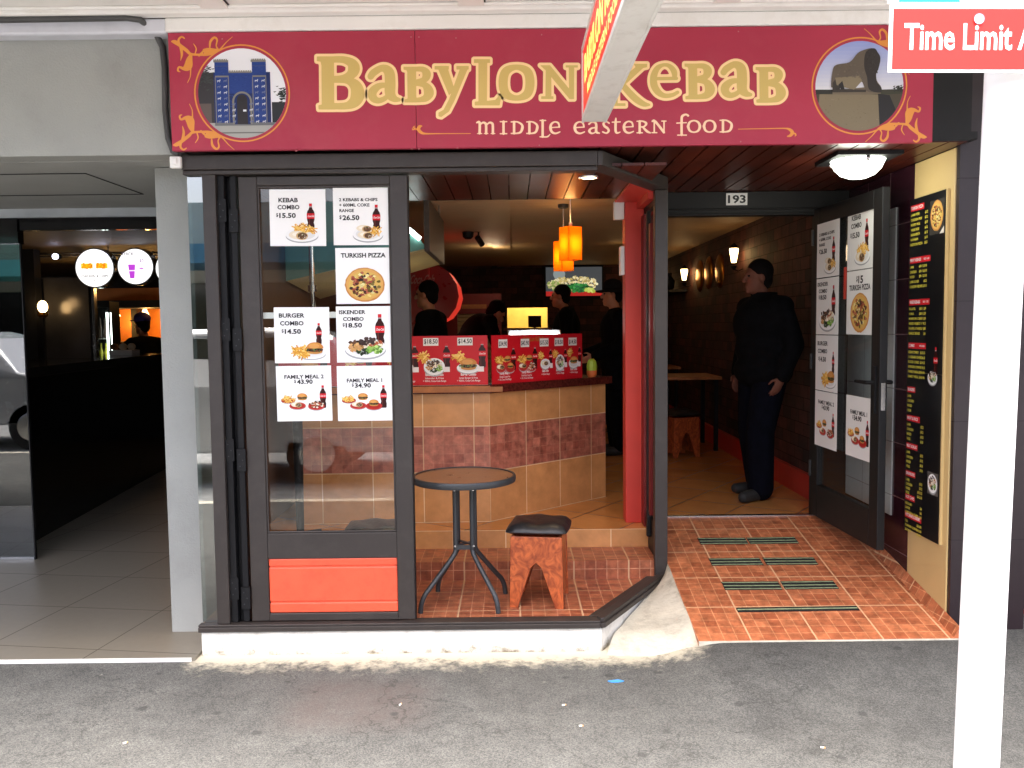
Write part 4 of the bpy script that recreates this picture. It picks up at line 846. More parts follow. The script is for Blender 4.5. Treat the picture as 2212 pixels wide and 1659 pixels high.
# ------------------------------------------------------------------ parking sign on its pole
ps = thing('street_sign', 'white street pole with a red Time Limit parking plate, close to the camera', 'street sign', (.85, 1.56, -.035))
MB().tube([(.848, 1.56, -.04), (.9045, 1.56, 2.75)], .0385, 28).build('pole', mat('pole_white', (.86, .86, .86), .35, var=.03), ps, smooth=True)
tiltp = .012
ex = Vector((1, .0, -tiltp)); ez = Vector((tiltp, 0, 1))
p = Pic((.6485, 1.497, 2.026), ex, ez); w, h = .37, .1125; p.board(w, h, .003, (.87, .87, .87)); p.rect(.0055, .0045, w-.0055, h-.007, srgb(226, 40, 34), .0002); p.lay(.0005)
p.text('Time Limit Applies', .025, .038, .042, (.9, .9, .9), w=.318, al='L', bold=.018)
p.build('red_plate', M['printgloss'], ps)
p = Pic((.646, 1.497, 2.1405), ex, ez); p.board(.37, .26, .003, (.87, .87, .87)); p.rect(.018, .002, .122, .26, srgb(30, 180, 205), .0002); p.build('upper_plate', M['printgloss'], ps)
MB().lathe((.80, 1.4935, 2.112), [(.009, 0), (.009, .002), (.005, .0025)], 16, 'y').build('bolt', M['steel'], ps)
for z in (2.06, 2.25): MB().box(.84, .94, 1.5005, 1.535, z, z+.03).build('clamp', M['steel'], ps)

# ------------------------------------------------------------------ lamps on the soffits
t = thing('dome_light', 'lit white glass bowl lamp with a dark square base on the entrance ceiling', 'ceiling lamp', (1.80, 4.5, 2.455))
s = MB(); s.obox((1.80, 4.5, 2.447), (1, 0, 0), (0, 1, 0), (0, 0, 1), .165, .165, .012); s.build('base_plate', M['black'], t, bevel=.003)
gb = mat('opal_glass', (.95, .97, .9), .3, emis=(.92, 1, .85), es=6)
MB().lathe((1.80, 4.5, 2.335), [(.001, .008), (.045, .011), (.085, .027), (.115, .057), (.132, .095), (.136, .1035)], 40).build('glass_bowl', gb, t, smooth=True)
for a in (.5, 2.6, 4.7): MB().ball((1.80+.133*math.cos(a), 4.5+.133*math.sin(a), 2.425), .012, .012, .016, 10, 6).build('clip', M['steel'], t, smooth=True)
plamp('dome_glow', (1.80, 4.5, 2.28), 11, (1, .97, .82), .1)
warm = mat('halogen_lens', (1, .9, .7), .4, emis=(1, .78, .42), es=14)
for i, (lx, ly, lab) in enumerate(((.42, 4.62, 'lit round downlight in the timber ceiling of the bay'), (-.68, 4.62, 'lit downlight hidden behind the top of the poster window'))):
    t = thing('downlight', lab, 'downlight', (lx, ly, 2.386), 'warm downlights in the bay ceiling')
    MB().lathe((lx, ly, 2.379), [(.04, .004), (.047, 0), (.056, .003), (.057, .0065), (.04, .0068)], 32).build('trim_ring', M['steel'], t, smooth=True)
    MB().lathe((lx, ly, 2.3815), [(.001, 0), (.039, 0), (.039, .003)], 28).build('lens', warm, t)
    spot('downlight_beam', (lx, ly, 2.37), 66, (1, .70, .38), 125)
# ------------------------------------------------------------------ bifold window leaf with posters
t = thing('bifold_window', 'dark framed glass window leaf covered with white posters over a red panel', 'window', (-.91, 4.28, .125))
s = MB(); ya, yb = 4.25, 4.296
s.box(-1.328, -1.238, ya, yb, .126, 2.345); s.box(-.588, -.502, ya, yb, .126, 2.345); s.box(-1.2379, -.5881, ya, yb, 2.30, 2.345); s.box(-1.2379, -.5881, ya, yb, .445, .575); s.box(-1.2379, -.5881, ya, yb, .126, .165)
s.box(-1.2379, -.5881, ya+.004, ya+.014, 2.288, 2.2995); s.box(-1.2379, -1.228, ya+.004, ya+.014, .5855, 2.2875); s.box(-.598, -.5881, ya+.004, ya+.014, .5855, 2.2875); s.box(-1.2379, -.5881, ya+.004, ya+.014, .5755, .5855)
s.build('frame', M['frame'], t, bevel=.004)
MB().box(-1.2379, -.5881, 4.268, 4.274, .5755, 2.2995).build('pane', glass_mat('bay_glass', (.96, .98, .97), 1.6), t)
s = MB()
for z0, z1 in ((.166, .2175), (.2225, .399), (.404, .444)): s.box(-1.237, -.589, 4.256, 4.29, z0, z1)
s.box(-1.236, -.59, 4.262, 4.29, .1655, .4445); s.build('lower_panel', M['redpanel'], t, bevel=.006)
MB().box(-.5019, -.4985, 4.255, 4.3, .126, 2.345).build('edge_seal', M['black'], t)

# printed food, drawn as small flat coloured pieces
V = rnd.uniform
def jit(c, a=18): d = rnd.randint(-a, a); return srgb(*[max(0, min(255, q+d)) for q in c])
def bottle(p, x, y, h, real=True):
    w = h*.15; pr = [(.0, .62), (.03, .85), (.2, .9), (.3, .72), (.42, .92), (.62, .98), (.72, .8), (.8, .45), (.86, .34)]
    pts = [(x+w*a, y+h*b) for b, a in pr]; p.poly([(2*x-q[0], q[1]) for q in reversed(pts)]+pts, srgb(52, 18, 16), .0005)
    p.rect(x-w*.5, y+h*.05, x-w*.25, y+h*.6, srgb(92, 40, 34), .0006)
    p.rect(x-w*.95, y+h*.44, x+w*.95, y+h*.64, srgb(206, 28, 38), .0007); p.text('Coca-Cola', x, y+h*.505, h*.07, (.9, .9, .9), w=w*1.6, bold=.02, ital=.3, dz=.0009)
    p.rect(x-w*.35, y+h*.86, x+w*.35, y+h*.9, srgb(170, 150, 150), .0006); p.rect(x-w*.36, y+h*.9, x+w*.36, y+h, srgb(206, 36, 46), .0007)
def dish(p, x, y, rx, ry, col=(240, 240, 240)):
    p.ell(x, y-ry*.18, rx*1.0, ry, srgb(168, 170, 172), .0004); p.ell(x, y, rx, ry, srgb(*col), .0006); p.ell(x, y+ry*.05, rx*.8, ry*.78, srgb(*[max(0, c-16) for c in col]), .0007)
def bits(p, x, y, rx, ry, n, cols, sz, dz=.001, a=22):
    for i in range(n):
        an = V(0, 6.283); r = math.sqrt(rnd.random()); cx, cy = x+rx*r*math.cos(an), y+ry*r*math.sin(an); k = rnd.randint(4, 7)
        p.poly([(cx+sz*V(.5, 1.1)*math.cos(6.283*j/k), cy+sz*V(.4, .9)*math.sin(6.283*j/k)) for j in range(k)], jit(rnd.choice(cols), a), dz+i*6e-6)
def fries(p, x, y, rx, ry, n, dz=.0012, L_=.03):
    for i in range(n):
        an = V(0, 6.283); r = math.sqrt(rnd.random()); cx, cy = x+rx*r*math.cos(an), y+ry*r*math.sin(an); a = V(-.9, .9)+(1.57 if rnd.random() < .25 else 0); l = L_*V(.6, 1.1); w = L_*.13
        dx, dy = math.cos(a), math.sin(a); p.poly([(cx-dx*l-dy*w, cy-dy*l+dx*w), (cx-dx*l+dy*w, cy-dy*l-dx*w), (cx+dx*l+dy*w, cy+dy*l-dx*w), (cx+dx*l-dy*w, cy+dy*l+dx*w)], jit(rnd.choice([(238, 190, 92), (226, 168, 66), (246, 208, 120), (204, 140, 50)]), 12), dz+i*6e-6)
def wrap(p, x, y, s_, dz=.0022):
    p.ell(x-s_*.5, y+s_*.1, s_*.85, s_*.42, srgb(234, 222, 198), dz, j=.06); p.ell(x-s_*.4, y+s_*.16, s_*.6, s_*.22, srgb(246, 238, 222), dz+.0001); p.ell(x, y, s_*.62, s_*.42, srgb(206, 172, 120), dz+.0002); p.ell(x+s_*.05, y, s_*.5, s_*.33, srgb(96, 66, 46), dz+.0003)
    bits(p, x+s_*.05, y, s_*.45, s_*.3, 26, [(110, 76, 52), (74, 50, 36), (160, 120, 90), (90, 92, 50), (206, 190, 170)], s_*.1, dz+.0005)
def burger(p, x, y, s_, dz=.0022):
    p.ell(x, y-s_*.34, s_*.85, s_*.26, srgb(196, 138, 74), dz); p.ell(x, y-s_*.1, s_*.92, s_*.26, srgb(70, 48, 34), dz+.0001)
    bits(p, x, y-s_*.12, s_*.95, s_*.2, 34, [(58, 84, 40), (44, 40, 30), (96, 120, 60), (120, 70, 44)], s_*.14, dz+.0002)
    P = [(x+s_*.95*math.cos(a), y+s_*.1+s_*.62*math.sin(a)) for a in np.linspace(-.1, math.pi+.1, 18)]; p.poly(P, srgb(204, 136, 66), dz+.0006); P = [(x-s_*.1+s_*.6*math.cos(a), y+s_*.3+s_*.3*math.sin(a)) for a in np.linspace(0, 6.28, 16)]; p.poly(P, srgb(218, 156, 86), dz+.0007)
def pizza(p, x, y, rx, ry=None, dz=.0005):
    ry = ry or rx; p.ell(x, y, rx, ry, srgb(196, 136, 70), dz, 40, .04); p.ell(x, y+ry*.02, rx*.93, ry*.92, srgb(216, 164, 92), dz+.0001, 40, .04); p.ell(x, y, rx*.82, ry*.8, srgb(214, 176, 92), dz+.0002, 40, .06)
    bits(p, x, y, rx*.74, ry*.72, 110, [(228, 204, 120), (150, 70, 52), (96, 54, 40), (224, 214, 150), (110, 92, 40), (176, 96, 70), (60, 44, 36)], rx*.12, dz+.0004, 14)
def salad(p, x, y, rx, ry, dz=.0012):
    for cx, cy, cols in ((-.45, .35, [(86, 60, 42), (110, 74, 50), (60, 42, 32)]), (-.5, -.1, [(190, 140, 90), (206, 160, 100)]), (.0, .2, [(230, 216, 190), (240, 232, 214)]), (.5, .3, [(226, 214, 186), (170, 90, 60)]), (.5, -.3, [(130, 176, 70), (166, 200, 110), (96, 140, 56)]), (-.1, -.45, [(52, 70, 40), (38, 44, 34), (70, 96, 50)]), (.15, .55, [(54, 42, 38), (74, 56, 50)])): bits(p, x+cx*rx, y+cy*ry, rx*.4, ry*.4, 30, cols, rx*.13, dz+V(0, .0004), 16)
INK = (.016, .016, .018)
def food(p, k, W_, H_):   # the picture of one dish, on a sheet W_ x H_
    u = W_/.28; v_ = H_/.28
    Q = Pic(p.O, p.ex, p.ey); Q.z = p.z
    if k == 'kebab': bottle(Q, .205, .075, .135); dish(Q, .16, .055, .082, .034); fries(Q, .17, .082, .055, .022, 60, L_=.018); wrap(Q, .16, .05, .048)
    if k == 'twok': bottle(Q, .213, .062, .135); dish(Q, .17, .052, .075, .034); fries(Q, .205, .065, .03, .02, 34, L_=.016); wrap(Q, .165, .078, .038); wrap(Q, .17, .046, .038, .003)
    if k == 'pizza': pizza(Q, .145, .095, .10, .086)
    if k == 'burger': bottle(Q, .226, .095, .105); dish(Q, .185, .05, .075, .03); fries(Q, .135, .06, .04, .026, 70, L_=.024); burger(Q, .205, .072, .045)
    if k == 'isk': bottle(Q, .22, .075, .165); dish(Q, .145, .072, .105, .05); salad(Q, .145, .078, .094, .046)
    if k in ('fam1', 'fam2'):
        bottle(Q, .235, .065, .115); dish(Q, .058, .105, .036, .014, (176, 50, 46)); fries(Q, .058, .112, .03, .013, 46, L_=.012); burger(Q, .13, .122, .027); dish(Q, .105, .078, .042, .018, (190, 60, 54)); wrap(Q, .11, .082, .028)
        dish(Q, .2 if k == 'fam2' else .185, .075, .042, .02, (186, 52, 48))
        if k == 'fam2': bits(Q, .2, .084, .036, .018, 46, [(226, 214, 200), (90, 60, 46), (180, 120, 80)], .007, .0022)
        else: burger(Q, .185, .09, .026)
    for i, q in enumerate(Q.v):
        d = q-p.O; a, b, c = d.dot(p.ex), d.dot(p.ey), d.dot(p.n); Q.v[i] = p.O+p.ex*a*u+p.ey*b*v_+p.n*c
    n = len(p.v); p.v += Q.v; p.f += [[n+i for i in f] for f in Q.f]; p.c += Q.c
def words(p, k, W_, H_, pizza_price=False):
    u, v_ = W_/.28, H_/.28
    T = lambda s_, x, y, h, w, al='C', b=.03: p.text(s_, x*u, y*v_, h*v_, INK, w=w*u if w else None, al=al, bold=b, dz=.0005)
    def price(s_, x, y, h, w): T('$', x-h*.22, y+h*.28, h*.74, h*.5, 'L', .02); T(s_, x+h*.5, y, h, w, 'L', .035)
    if k == 'kebab': T('KEBAB', .094, .217, .02, .097); T('COMBO', .095, .182, .02, .11); price('15.50', .037, .14, .022, .083)
    if k == 'twok': T('2 KEBABS & CHIPS', .03, .215, .014, .19, 'L'); T('+ 600ML COKE', .03, .189, .014, .15, 'L'); T('RANGE', .031, .162, .014, .072, 'L'); price('26.50', .035, .123, .022, .083)
    if k == 'pizza':
        if pizza_price: price('15', .11, .225, .03, .05); T('TURKISH PIZZA', .14, .195, .022, .22)
        else: T('TURKISH PIZZA', .14, .232, .021, .225)
    if k == 'burger': T('BURGER', .09, .229, .02, .13); T('COMBO', .09, .19, .02, .12); price('14.50', .042, .148, .022, .083)
    if k == 'isk': T('ISKENDER', .082, .242, .018, .134); T('COMBO', .087, .208, .018, .105); price('18.50', .037, .175, .021, .083)
    if k == 'fam2': T('FAMILY MEAL 2', .142, .216, .018, .20); price('43.90', .095, .189, .021, .08)
    if k == 'fam1': T('FAMILY MEAL 1', .14, .197, .018, .18); price('34.90', .079, .17, .021, .083)
    food(p, k, W_, H_)
NAME = dict(kebab='KEBAB COMBO', twok='2 KEBABS & CHIPS', pizza='TURKISH PIZZA', burger='BURGER COMBO', isk='ISKENDER COMBO', fam1='FAMILY MEAL 1', fam2='FAMILY MEAL 2')
for k, x0, x1, z0, z1, ro in (('kebab', -1.184, -.908, 2.008, 2.284, .008), ('twok', -.871, -.592, 2.009, 2.288, .006), ('pizza', -.865, -.59, 1.72, 1.995, .002), ('burger', -1.178, -.904, 1.43, 1.707, .006), ('isk', -.869, -.594, 1.43, 1.708, .002), ('fam2', -1.174, -.899, 1.139, 1.415, -.004), ('fam1', -.871, -.597, 1.137, 1.412, -.003)):
    p = Pic((x0, 4.2665, z0), (math.cos(ro), 0, -math.sin(ro)), (math.sin(ro), 0, math.cos(ro))); p.board(x1-x0, z1-z0, .0008, (.9, .9, .89)); words(p, k, x1-x0, z1-z0)
    tag(p.build('poster', M['print']), 'white %s poster on the glass of the bay window' % NAME[k], 'poster', 'white food posters on the window')
o = MB().box(-1.237, -.589, 4.2745, 4.276, 1.652, 1.682).build('white_tape', M['white']); tag(o, 'white tape strip across the window behind the posters', 'tape')

# ------------------------------------------------------------------ entrance door standing open against the right wall
hx, hy, ex_, ey_ = 1.983, 5.60, 2.02, 4.655
D = Vector((ex_-hx, ey_-hy, 0)); DL = D.length; D.normalize(); Nn = Vector((-1, D.x/D.y*1, 0)); Nn = Vector((D.y, -D.x, 0)).normalized()   # Nn faces the customer's side (-x)
t = thing('entrance_door', 'open glass entrance door with dark frame, covered in white posters', 'door', (hx, hy, .335))
def dbox(mb, a0, a1, n0, n1, z0, z1):
    c = Vector((hx, hy, 0))+D*(a0+a1)/2+Nn*(n0+n1)/2; c.z = (z0+z1)/2; return mb.obox(c, D, Nn, (0, 0, 1), (a1-a0)/2, (n1-n0)/2, (z1-z0)/2)
s = MB(); z0, z1 = .345, 2.325
dbox(s, 0, .10, -.022, .022, z0, z1); dbox(s, DL-.105, DL, -.022, .022, z0, z1); dbox(s, .1001, DL-.1051, -.022, .022, z1-.10, z1); dbox(s, .1001, DL-.1051, -.022, .022, z0, z0+.21)
s.build('frame', M['frame_dark'], t, bevel=.004)
s = MB(); dbox(s, .1001, DL-.1051, -.003, .003, z0+.211, z1-.101); s.build('pane', M['glass'], t)
for sgn in (1, -1):
    s = MB(); dbox(s, DL-.072, DL-.036, *sorted((.022*sgn, .032*sgn)), 1.10, 1.36)
    a = Vector((hx, hy, 1.27))+D*(DL-.054)+Nn*.032*sgn; b = a+Nn*.04*sgn; c_ = b-D*.13; s.tube([a, b, b-D*.02, c_], [.011, .011, .011, .009], 10); s.build('handle', M['black'], t, smooth=True)
s = MB(); dbox(s, DL, DL+.002, -.012, .012, 1.12, 1.27); s.build('lock_plate', M['steel'], t)
for z in (.6, 1.3, 2.1): s = MB(); dbox(s, -.02, .0, -.03, .03, z, z+.1); s.build('hinge', M['charcoal'], t)
DO = Vector((hx, hy, 0))+Nn*.0045
dw = .335
for k, a0, z0_, h_, w_ in (('twok', .065, 1.885, .34, .34), ('isk', .065, 1.527, .352, .34), ('burger', .065, 1.172, .35, .34), ('fam2', .065, .815, .352, .34), ('kebab', .475, 1.905, .37, .345), ('pizza', .475, 1.53, .369, .345), ('fam1', .49, .812, .36, .34)):
    p = Pic(DO+D*a0+Nn*(.019 if a0 < .1 else 0)+Vector((0, 0, z0_)), D, (0, 0, 1)); p.n = Nn.copy(); p.board(w_, h_, .0008, (.82, .82, .80)); words(p, k, w_, h_, True)
    tag(p.build('poster', M['print']), 'white %s poster on the open glass entrance door' % NAME[k], 'poster', 'white food posters on the entrance door')
o = MB(); dbox(o, .43, .47, .0045, .0053, 1.74, 1.93); o = o.build('red_sticker', M['redwall']); tag(o, 'red sticker on the door glass between two posters', 'sticker')

# tall black menu board on the cream pilaster
t = thing('menu_board', 'tall black menu board with yellow price lists on the cream pilaster', 'menu board', (2.18, 4.54, .455))
yB0, yB1, zB0, zB1 = 4.345, 4.735, .455, 2.262
MB().box(2.184, 2.197, yB0, yB1, zB0, 1.327).box(2.184, 2.197, yB0, yB1, 1.3295, zB1).build('board', mat('menu_black', (.008, .008, .009), .35, var=.1, spec=.3), t, bevel=.001)
MB().box(2.1835, 2.1975, yB0-.012, yB0-.0005, zB0, zB1).build('edge_trim', M['cream'], t)
p = Pic((2.184, yB1, zB0), (0, -1, 0), (0, 0, 1)); p.lay(.0005); yl = srgb(216, 202, 78); Hh = zB1-zB0; Wd = yB1-yB0
def zz(vpx): return (vpx)   # fraction of height from the top
sections = [(.02, 'TURKISH PIZZA', '', [('LAMB PIDE', '$12'), ('CHICKEN PIDE', '$12'), ('MIXED PIDE', '$13'), ('VEGE PIDE', '$12'), ('MARGHERITA', '$11'), ('HAWAIIAN', '$11'), ('BABYLON PIZZA', '$15')]),
 (.175, 'MEAT KEBABS', 'REG / LGE', [('LAMB', '$9 / $10'), ('CHICKEN', '$9 / $10'), ('MIXED', '$9 / $10'), ('LAMB DONER', '$12'), ('CHICKEN FALAFEL', '$10 / $11')]),
 (.30, 'VEGE KEBABS', 'REG / LGE', [('FALAFEL', '$8 / $9'), ('HUMUS', '$8 / $9'), ('MUSHROOM & CHEESE', '$8 / $9'), ('MIXED VEGE', '$8.5 / 9.5'), ('FALAFEL & TABOULI', '$7 / $8'), ('GARLIC BREAD', '$4')]),
 (.43, 'COMBOS', 'WITH DRINK', [('KEBAB COMBO', '$15.5'), ('2 KEBABS CHIPS', '$26.5'), ('BURGER COMBO', '$14.5'), ('ISKENDER COMBO', '$18.5'), ('FAMILY MEAL 1', '$34.90'), ('FAMILY MEAL 2', '$43.90')]),
 (.563, 'BURGERS', None, [('LAMB', ''), ('CHICKEN', ''), ('MIXED', ''), ('VEGE', '')]), (.66-.01, 'MEAT & RICE', '', [('LAMB', '$12'), ('CHICKEN', '$12'), ('MIXED', '$13'), ('VEGE', '$10')]),
 (.715+.02, 'MEAT & SALAD', None, [('LAMB', '$12'), ('CHICKEN', '$12'), ('MIXED', '$13'), ('VEGE', '$10')]), (.82, 'ISKENDERS', None, [('LAMB', '$12'), ('CHICKEN', '$12'), ('MIXED', '$13.5'), ('VEGE', '$12.5')]),
 (.895-.012+.01, 'HOT CHIPS', None, [('REGULAR', '$4'), ('LARGE', '$6'), ('CHICKEN & CHIPS', '$10')]), (.95-.002, 'HOT DRINKS & DESSERT', None, [('TEA', '$3.00'), ('TURKISH COFFEE', '$4.00'), ('BAKLAVA', '$3.50')])]
for fr, hd, ext, items in sections:
    y = Hh*(1-fr)-.03; wr = {'TURKISH PIZZA': .15, 'MEAT KEBABS': .23, 'VEGE KEBABS': .23, 'COMBOS': .2, 'BURGERS': .09, 'HOT DRINKS & DESSERT': .19, 'MEAT & RICE': .15, 'MEAT & SALAD': .13}.get(hd, .11)
    p.rect(.012, y, .012+wr, y+.032, srgb(206, 34, 44)); p.text(hd, .018, y+.009, .0155, (.9, .85, .85), w=min(wr*.9, .011*len(hd)), al='L')
    if ext: p.text(ext, wr, y+.011, .010, (.9, .85, .85), al='R', w=.06)
    st = .0265 if fr < .8 else .024
    for i, (a, b) in enumerate(items):
        p.text(a, .016, y-.026-i*st, .013, yl, al='L', w=min(.15, .0105*len(a)), bold=.03)
        if b: p.text(b, .205, y-.026-i*st, .013, yl, al='R', w=.0105*len(b), bold=.03)
Q = Pic(p.O, p.ex, p.ey); Q.z = .0005
Q.rect(.225, Hh-.215, .375, Hh-.04, srgb(60, 56, 52)); Q.poly([(.33, Hh-.215), (.375, Hh-.215), (.375, Hh-.18)], srgb(220, 214, 206), .0002); pizza(Q, .30, Hh-.12, .066, .078)
bottle(Q, .32, Hh*.478, .15); dish(Q, .29, Hh*.472, .05, .036); salad(Q, .29, Hh*.476, .042, .034)
Q.rect(.26, Hh*.135, .372, Hh*.20, srgb(96, 92, 88)); dish(Q, .315, Hh*.168, .05, .05); salad(Q, .315, Hh*.168, .042, .042)
n = len(p.v); p.v += Q.v; p.f += [[n+i for i in f] for f in Q.f]; p.c += Q.c
p.build('price_list', M['print'], t)

# anti-slip strips on the ramp
def rz(y): return .045+(y-4.13)*kx
green = mat('strip_green', srgb(138, 150, 116), .6, var=.2, scale=30)
for k, (x0, x1, yy, two, lab) in enumerate(((1.15, 1.445, 5.245, 1, 'topmost row nearest the doorway, pillar-window side half'), (1.455, 1.755, 5.245, 1, 'topmost row nearest the doorway, open-door side half'), (1.155, 1.455, 4.965, 1, 'second row down from the doorway, window side half'), (1.475, 1.775, 4.965, 1, 'second row down from the doorway, open-door side half'), (1.16, 1.475, 4.675, 1, 'third row down from the doorway, window side half'), (1.49, 1.785, 4.675, 1, 'third row down from the doorway, open-door side half'), (1.168, 1.806, 4.418, 0, 'single thin strip nearest the footpath'))):
    t = thing('anti_slip_strip', 'black and green anti-slip strip, '+lab, 'anti-slip strip', ((x0+x1)/2, yy, rz(yy)), 'anti-slip strips on the tiled ramp')
    wd = .046 if two else .022; sl_ = math.atan(kx); ay = Vector((0, math.cos(sl_), math.sin(sl_))); az = Vector((0, -math.sin(sl_), math.cos(sl_))); cx = (x0+x1)/2; rot = V(-.012, .012); ax = Vector((math.cos(rot), 0, 0))+ay*math.sin(rot); ay2 = ay*math.cos(rot)-Vector((1, 0, 0))*math.sin(rot)
    c0 = Vector((cx, yy, rz(yy))); MB().obox(c0+az*.002, ax, ay2, az, (x1-x0)/2, wd, .0015).build('base', mat('strip_black', (.008, .009, .008), .8, bump=.5, bscale=300), t)
    s = MB()
    for dy in ((-.038, -.003, .034) if two else (0,)):
        s.obox(c0+ay2*dy+az*.0042, ax, ay2, az, (x1-x0)/2*.99, .0042 if two else .005, .0007)
    s.build('grip_line', green, t)
# ------------------------------------------------------------------ counter
t = thing('shop_counter', 'tiled shop counter with a mosaic band and dark granite top', 'counter', (-.3, 5.9, .325))
Pa, Pb, Pc = (-1.41, 5.522), (-.15, 5.545), (.69, 6.33); Ba, Bb, Bc = (-1.41, 6.15), (-.41, 6.16), (.27, 6.80)
Lq = [Pa, Pb, Bb, Ba]; Rq = [(Pb[0]+.0004, Pb[1]), Pc, Bc, (Bb[0]+.0004, Bb[1])]
uptile = tile_mat('cream_tile_upper', srgb(206, 148, 94), srgb(190, 134, 84), srgb(228, 194, 150), .33, .007, rough=.25, off=(0, -.956), noise=.2, nscale=5)
for q, uo in ((Lq, .15), (Rq, -3.678)):
    MB().prism(q, .3255, .6555).build('lower_tiles', M['creamtile'], t, uoff=uo)
    MB().prism(q, .6557, .9555).build('tile_band', M['band'], t, uoff=uo)
    MB().prism(q, .9557, 1.17).build('upper_tiles', uptile, t, uoff=uo)
def off_in(p, d): return (p[0]+d[0], p[1]+d[1])
MB().prism([(-1.43, 5.493), (-.135, 5.515), (.712, 6.31), (.745, 6.35), (.27, 6.85), (-.42, 6.2), (-1.43, 6.18)], 1.1705, 1.225).build('top', M['granite'], t, bevel=.004)
o = MB().obox((-.82, 5.488, 1.2), (1, .017, 0), (-.017, 1, 0), (0, 0, 1), .68, .012, .02).box(-.16, -.06, 5.50, 5.512, 1.18, 1.214).build('ledge_board', M['woodtrim'], t, bevel=.003)
# two red menu banners standing on the counter
def banner(O, ex, w, h, dishes, title, lab):
    t = thing('counter_banner', lab, 'menu banner', tuple(O))
    p = Pic(O, ex, (0, 0, 1)); red = srgb(198, 22, 34); p.board(w, h, .006, red); p.lay(.0003)
    for (cx, k, pr, nm, sc, l1, l2) in dishes:
        Q = Pic(p.O, p.ex, p.ey); Q.z = p.z
        if k == 'kebab': fries(Q, cx-.06*sc, .17, .025*sc, .02, 30, L_=.03*sc); bottle(Q, cx+.075*sc, .10, .15*sc+.02); dish(Q, cx, .115, .07*sc, .035); wrap(Q, cx+.005, .118, .052*sc)
        if k == 'isk': fries(Q, cx-.07*sc, .18, .025*sc, .02, 30, L_=.03*sc); bottle(Q, cx+.08*sc, .10, .15*sc+.02); dish(Q, cx, .12, .068*sc, .055); salad(Q, cx, .122, .058*sc, .045)
        if k == 'burger': fries(Q, cx-.06*sc, .185, .025*sc, .02, 30, L_=.03*sc); bottle(Q, cx+.09*sc, .11, .15*sc+.02); dish(Q, cx, .11, .075*sc, .035); burger(Q, cx, .13, .058*sc)
        if k in ('f1', 'f2'): bottle(Q, cx+.08, .085, .16); fries(Q, cx-.04, .155, .035, .02, 50, L_=.02); burger(Q, cx+.025, .16, .03); dish(Q, cx-.03, .105, .042, .032, (190, 60, 54)); wrap(Q, cx-.025, .108, .034); dish(Q, cx+.05, .1, .042, .03, (190, 60, 54)); (burger(Q, cx+.05, .115, .028) if k == 'f1' else bits(Q, cx+.05, .104, .034, .024, 40, [(226, 214, 200), (90, 60, 46), (180, 120, 80)], .008, .0022))
        n = len(p.v); p.v += Q.v; p.f += [[n+i for i in f] for f in Q.f]; p.c += Q.c
        wp = .098*sc if sc > .75 else .085; p.rect(cx-wp/2-.02*sc, .235+.02*(sc > .8), cx+wp/2-.02*sc, .29+.015*(sc > .8), srgb(236, 232, 226), .0035)
        p.text('$'+pr, cx-.02*sc, .248+.021*(sc > .8), .028, INK, w=wp*.9, dz=.0038)
        if k not in ('f1', 'f2'): p.rect(cx+.06*sc, .085, cx+.1*sc, .118, srgb(240, 230, 230), .0036)
        p.text(nm, cx, .06, .017, (.85, .8, .8), w=.1*sc*len(nm)/12, bold=.03); p.text(l1, cx, .04, .011, (.8, .7, .7), w=.12*sc); p.text(l2, cx, .022, .011, (.8, .7, .7), w=.15*sc)
    if title: p.text('BaByLon KeBaB', title, h-.045, .028, srgb(176, 104, 40), w=.19, bold=.03)
    p.build('printed_board', M['printgloss'], t)
    n_ = p.n; c0 = Vector(O)+Vector(ex).normalized()*(w/2); e_ = Vector(ex).normalized()
    MB().obox(c0+n_*-.02+Vector((0, 0, .003)), e_, -n_, (0, 0, 1), w/2, .016, .003).build('stand_foot', M['steel'], t)
    return t
bt = banner(Vector((-1.5, 5.516, 1.226)), Vector((1, .0175, 0)), 1.345, .318, [(.2, 'burger', '14.50', 'Burger Combo', 1, 'Burger & Fries', '+ 420mL Coca-Cola Range'), (.5, 'f1', '34.90', 'Family Meal', 1, 'Burgers & Fries', '+ 1.5L Coca-Cola Range'), (.80, 'kebab', '15.50', 'Kebab Combo', 1, 'Kebab & Fries', '+ 420mL Coca-Cola Range'), (1.0, 'isk', '18.50', 'Iskender Combo', 1, 'Iskender & Fries', '+ 420mL Coca-Cola Range'), (1.22, 'burger', '14.50', 'Burger Combo', 1, 'Large Burger & Fries', '+ 420mL Coca-Cola Range')], None, 'red menu banner with white bottom strip on the front run of the counter')
MB().obox((-.828, 5.521, 1.216), (1, .0175, 0), (-.0175, 1, 0), (0, 0, 1), .672, .004, .0095).build('white_strip', M['white'], bt)
e2 = Vector((.84, .785, 0)).normalized()
banner(Vector((-.128, 5.545, 1.226)), e2, .865, .318, [(.11, 'f1', '34.90', 'Family Meal 1', .8, '3 Burgers 2 Large Fries', '+ 1.5L Coca-Cola Range'), (.31, 'f2', '43.90', 'Family Meal 2', .8, 'Kebabs Burger 2 Large Fries', '+ 1.5L Coca-Cola Range'), (.49, 'kebab', '15.50', 'Kebab Combo', .68, '+ 420mL Range', ''), (.635, 'isk', '18.50', 'Iskender Combo', .68, '+ 420mL Range', ''), (.775, 'burger', '14.50', 'Burger Combo', .68, '+ 420mL Range', '')], .38, 'red menu banner with gold heading on the slanting run of the counter')
t = thing('food_packet', 'small lime green and orange packet at the end of the counter', 'packet', (.585, 6.27, 1.226))
MB().lathe((.585, 6.27, 1.226), [(.028, 0), (.036, .015), (.038, .045)], 14).build('orange_base', M['orangew'], t, smooth=True); MB().lathe((.585, 6.27, 1.272), [(.037, 0), (.039, .03), (.03, .07), (.014, .085)], 9).build('lime_top', M['lime'], t)
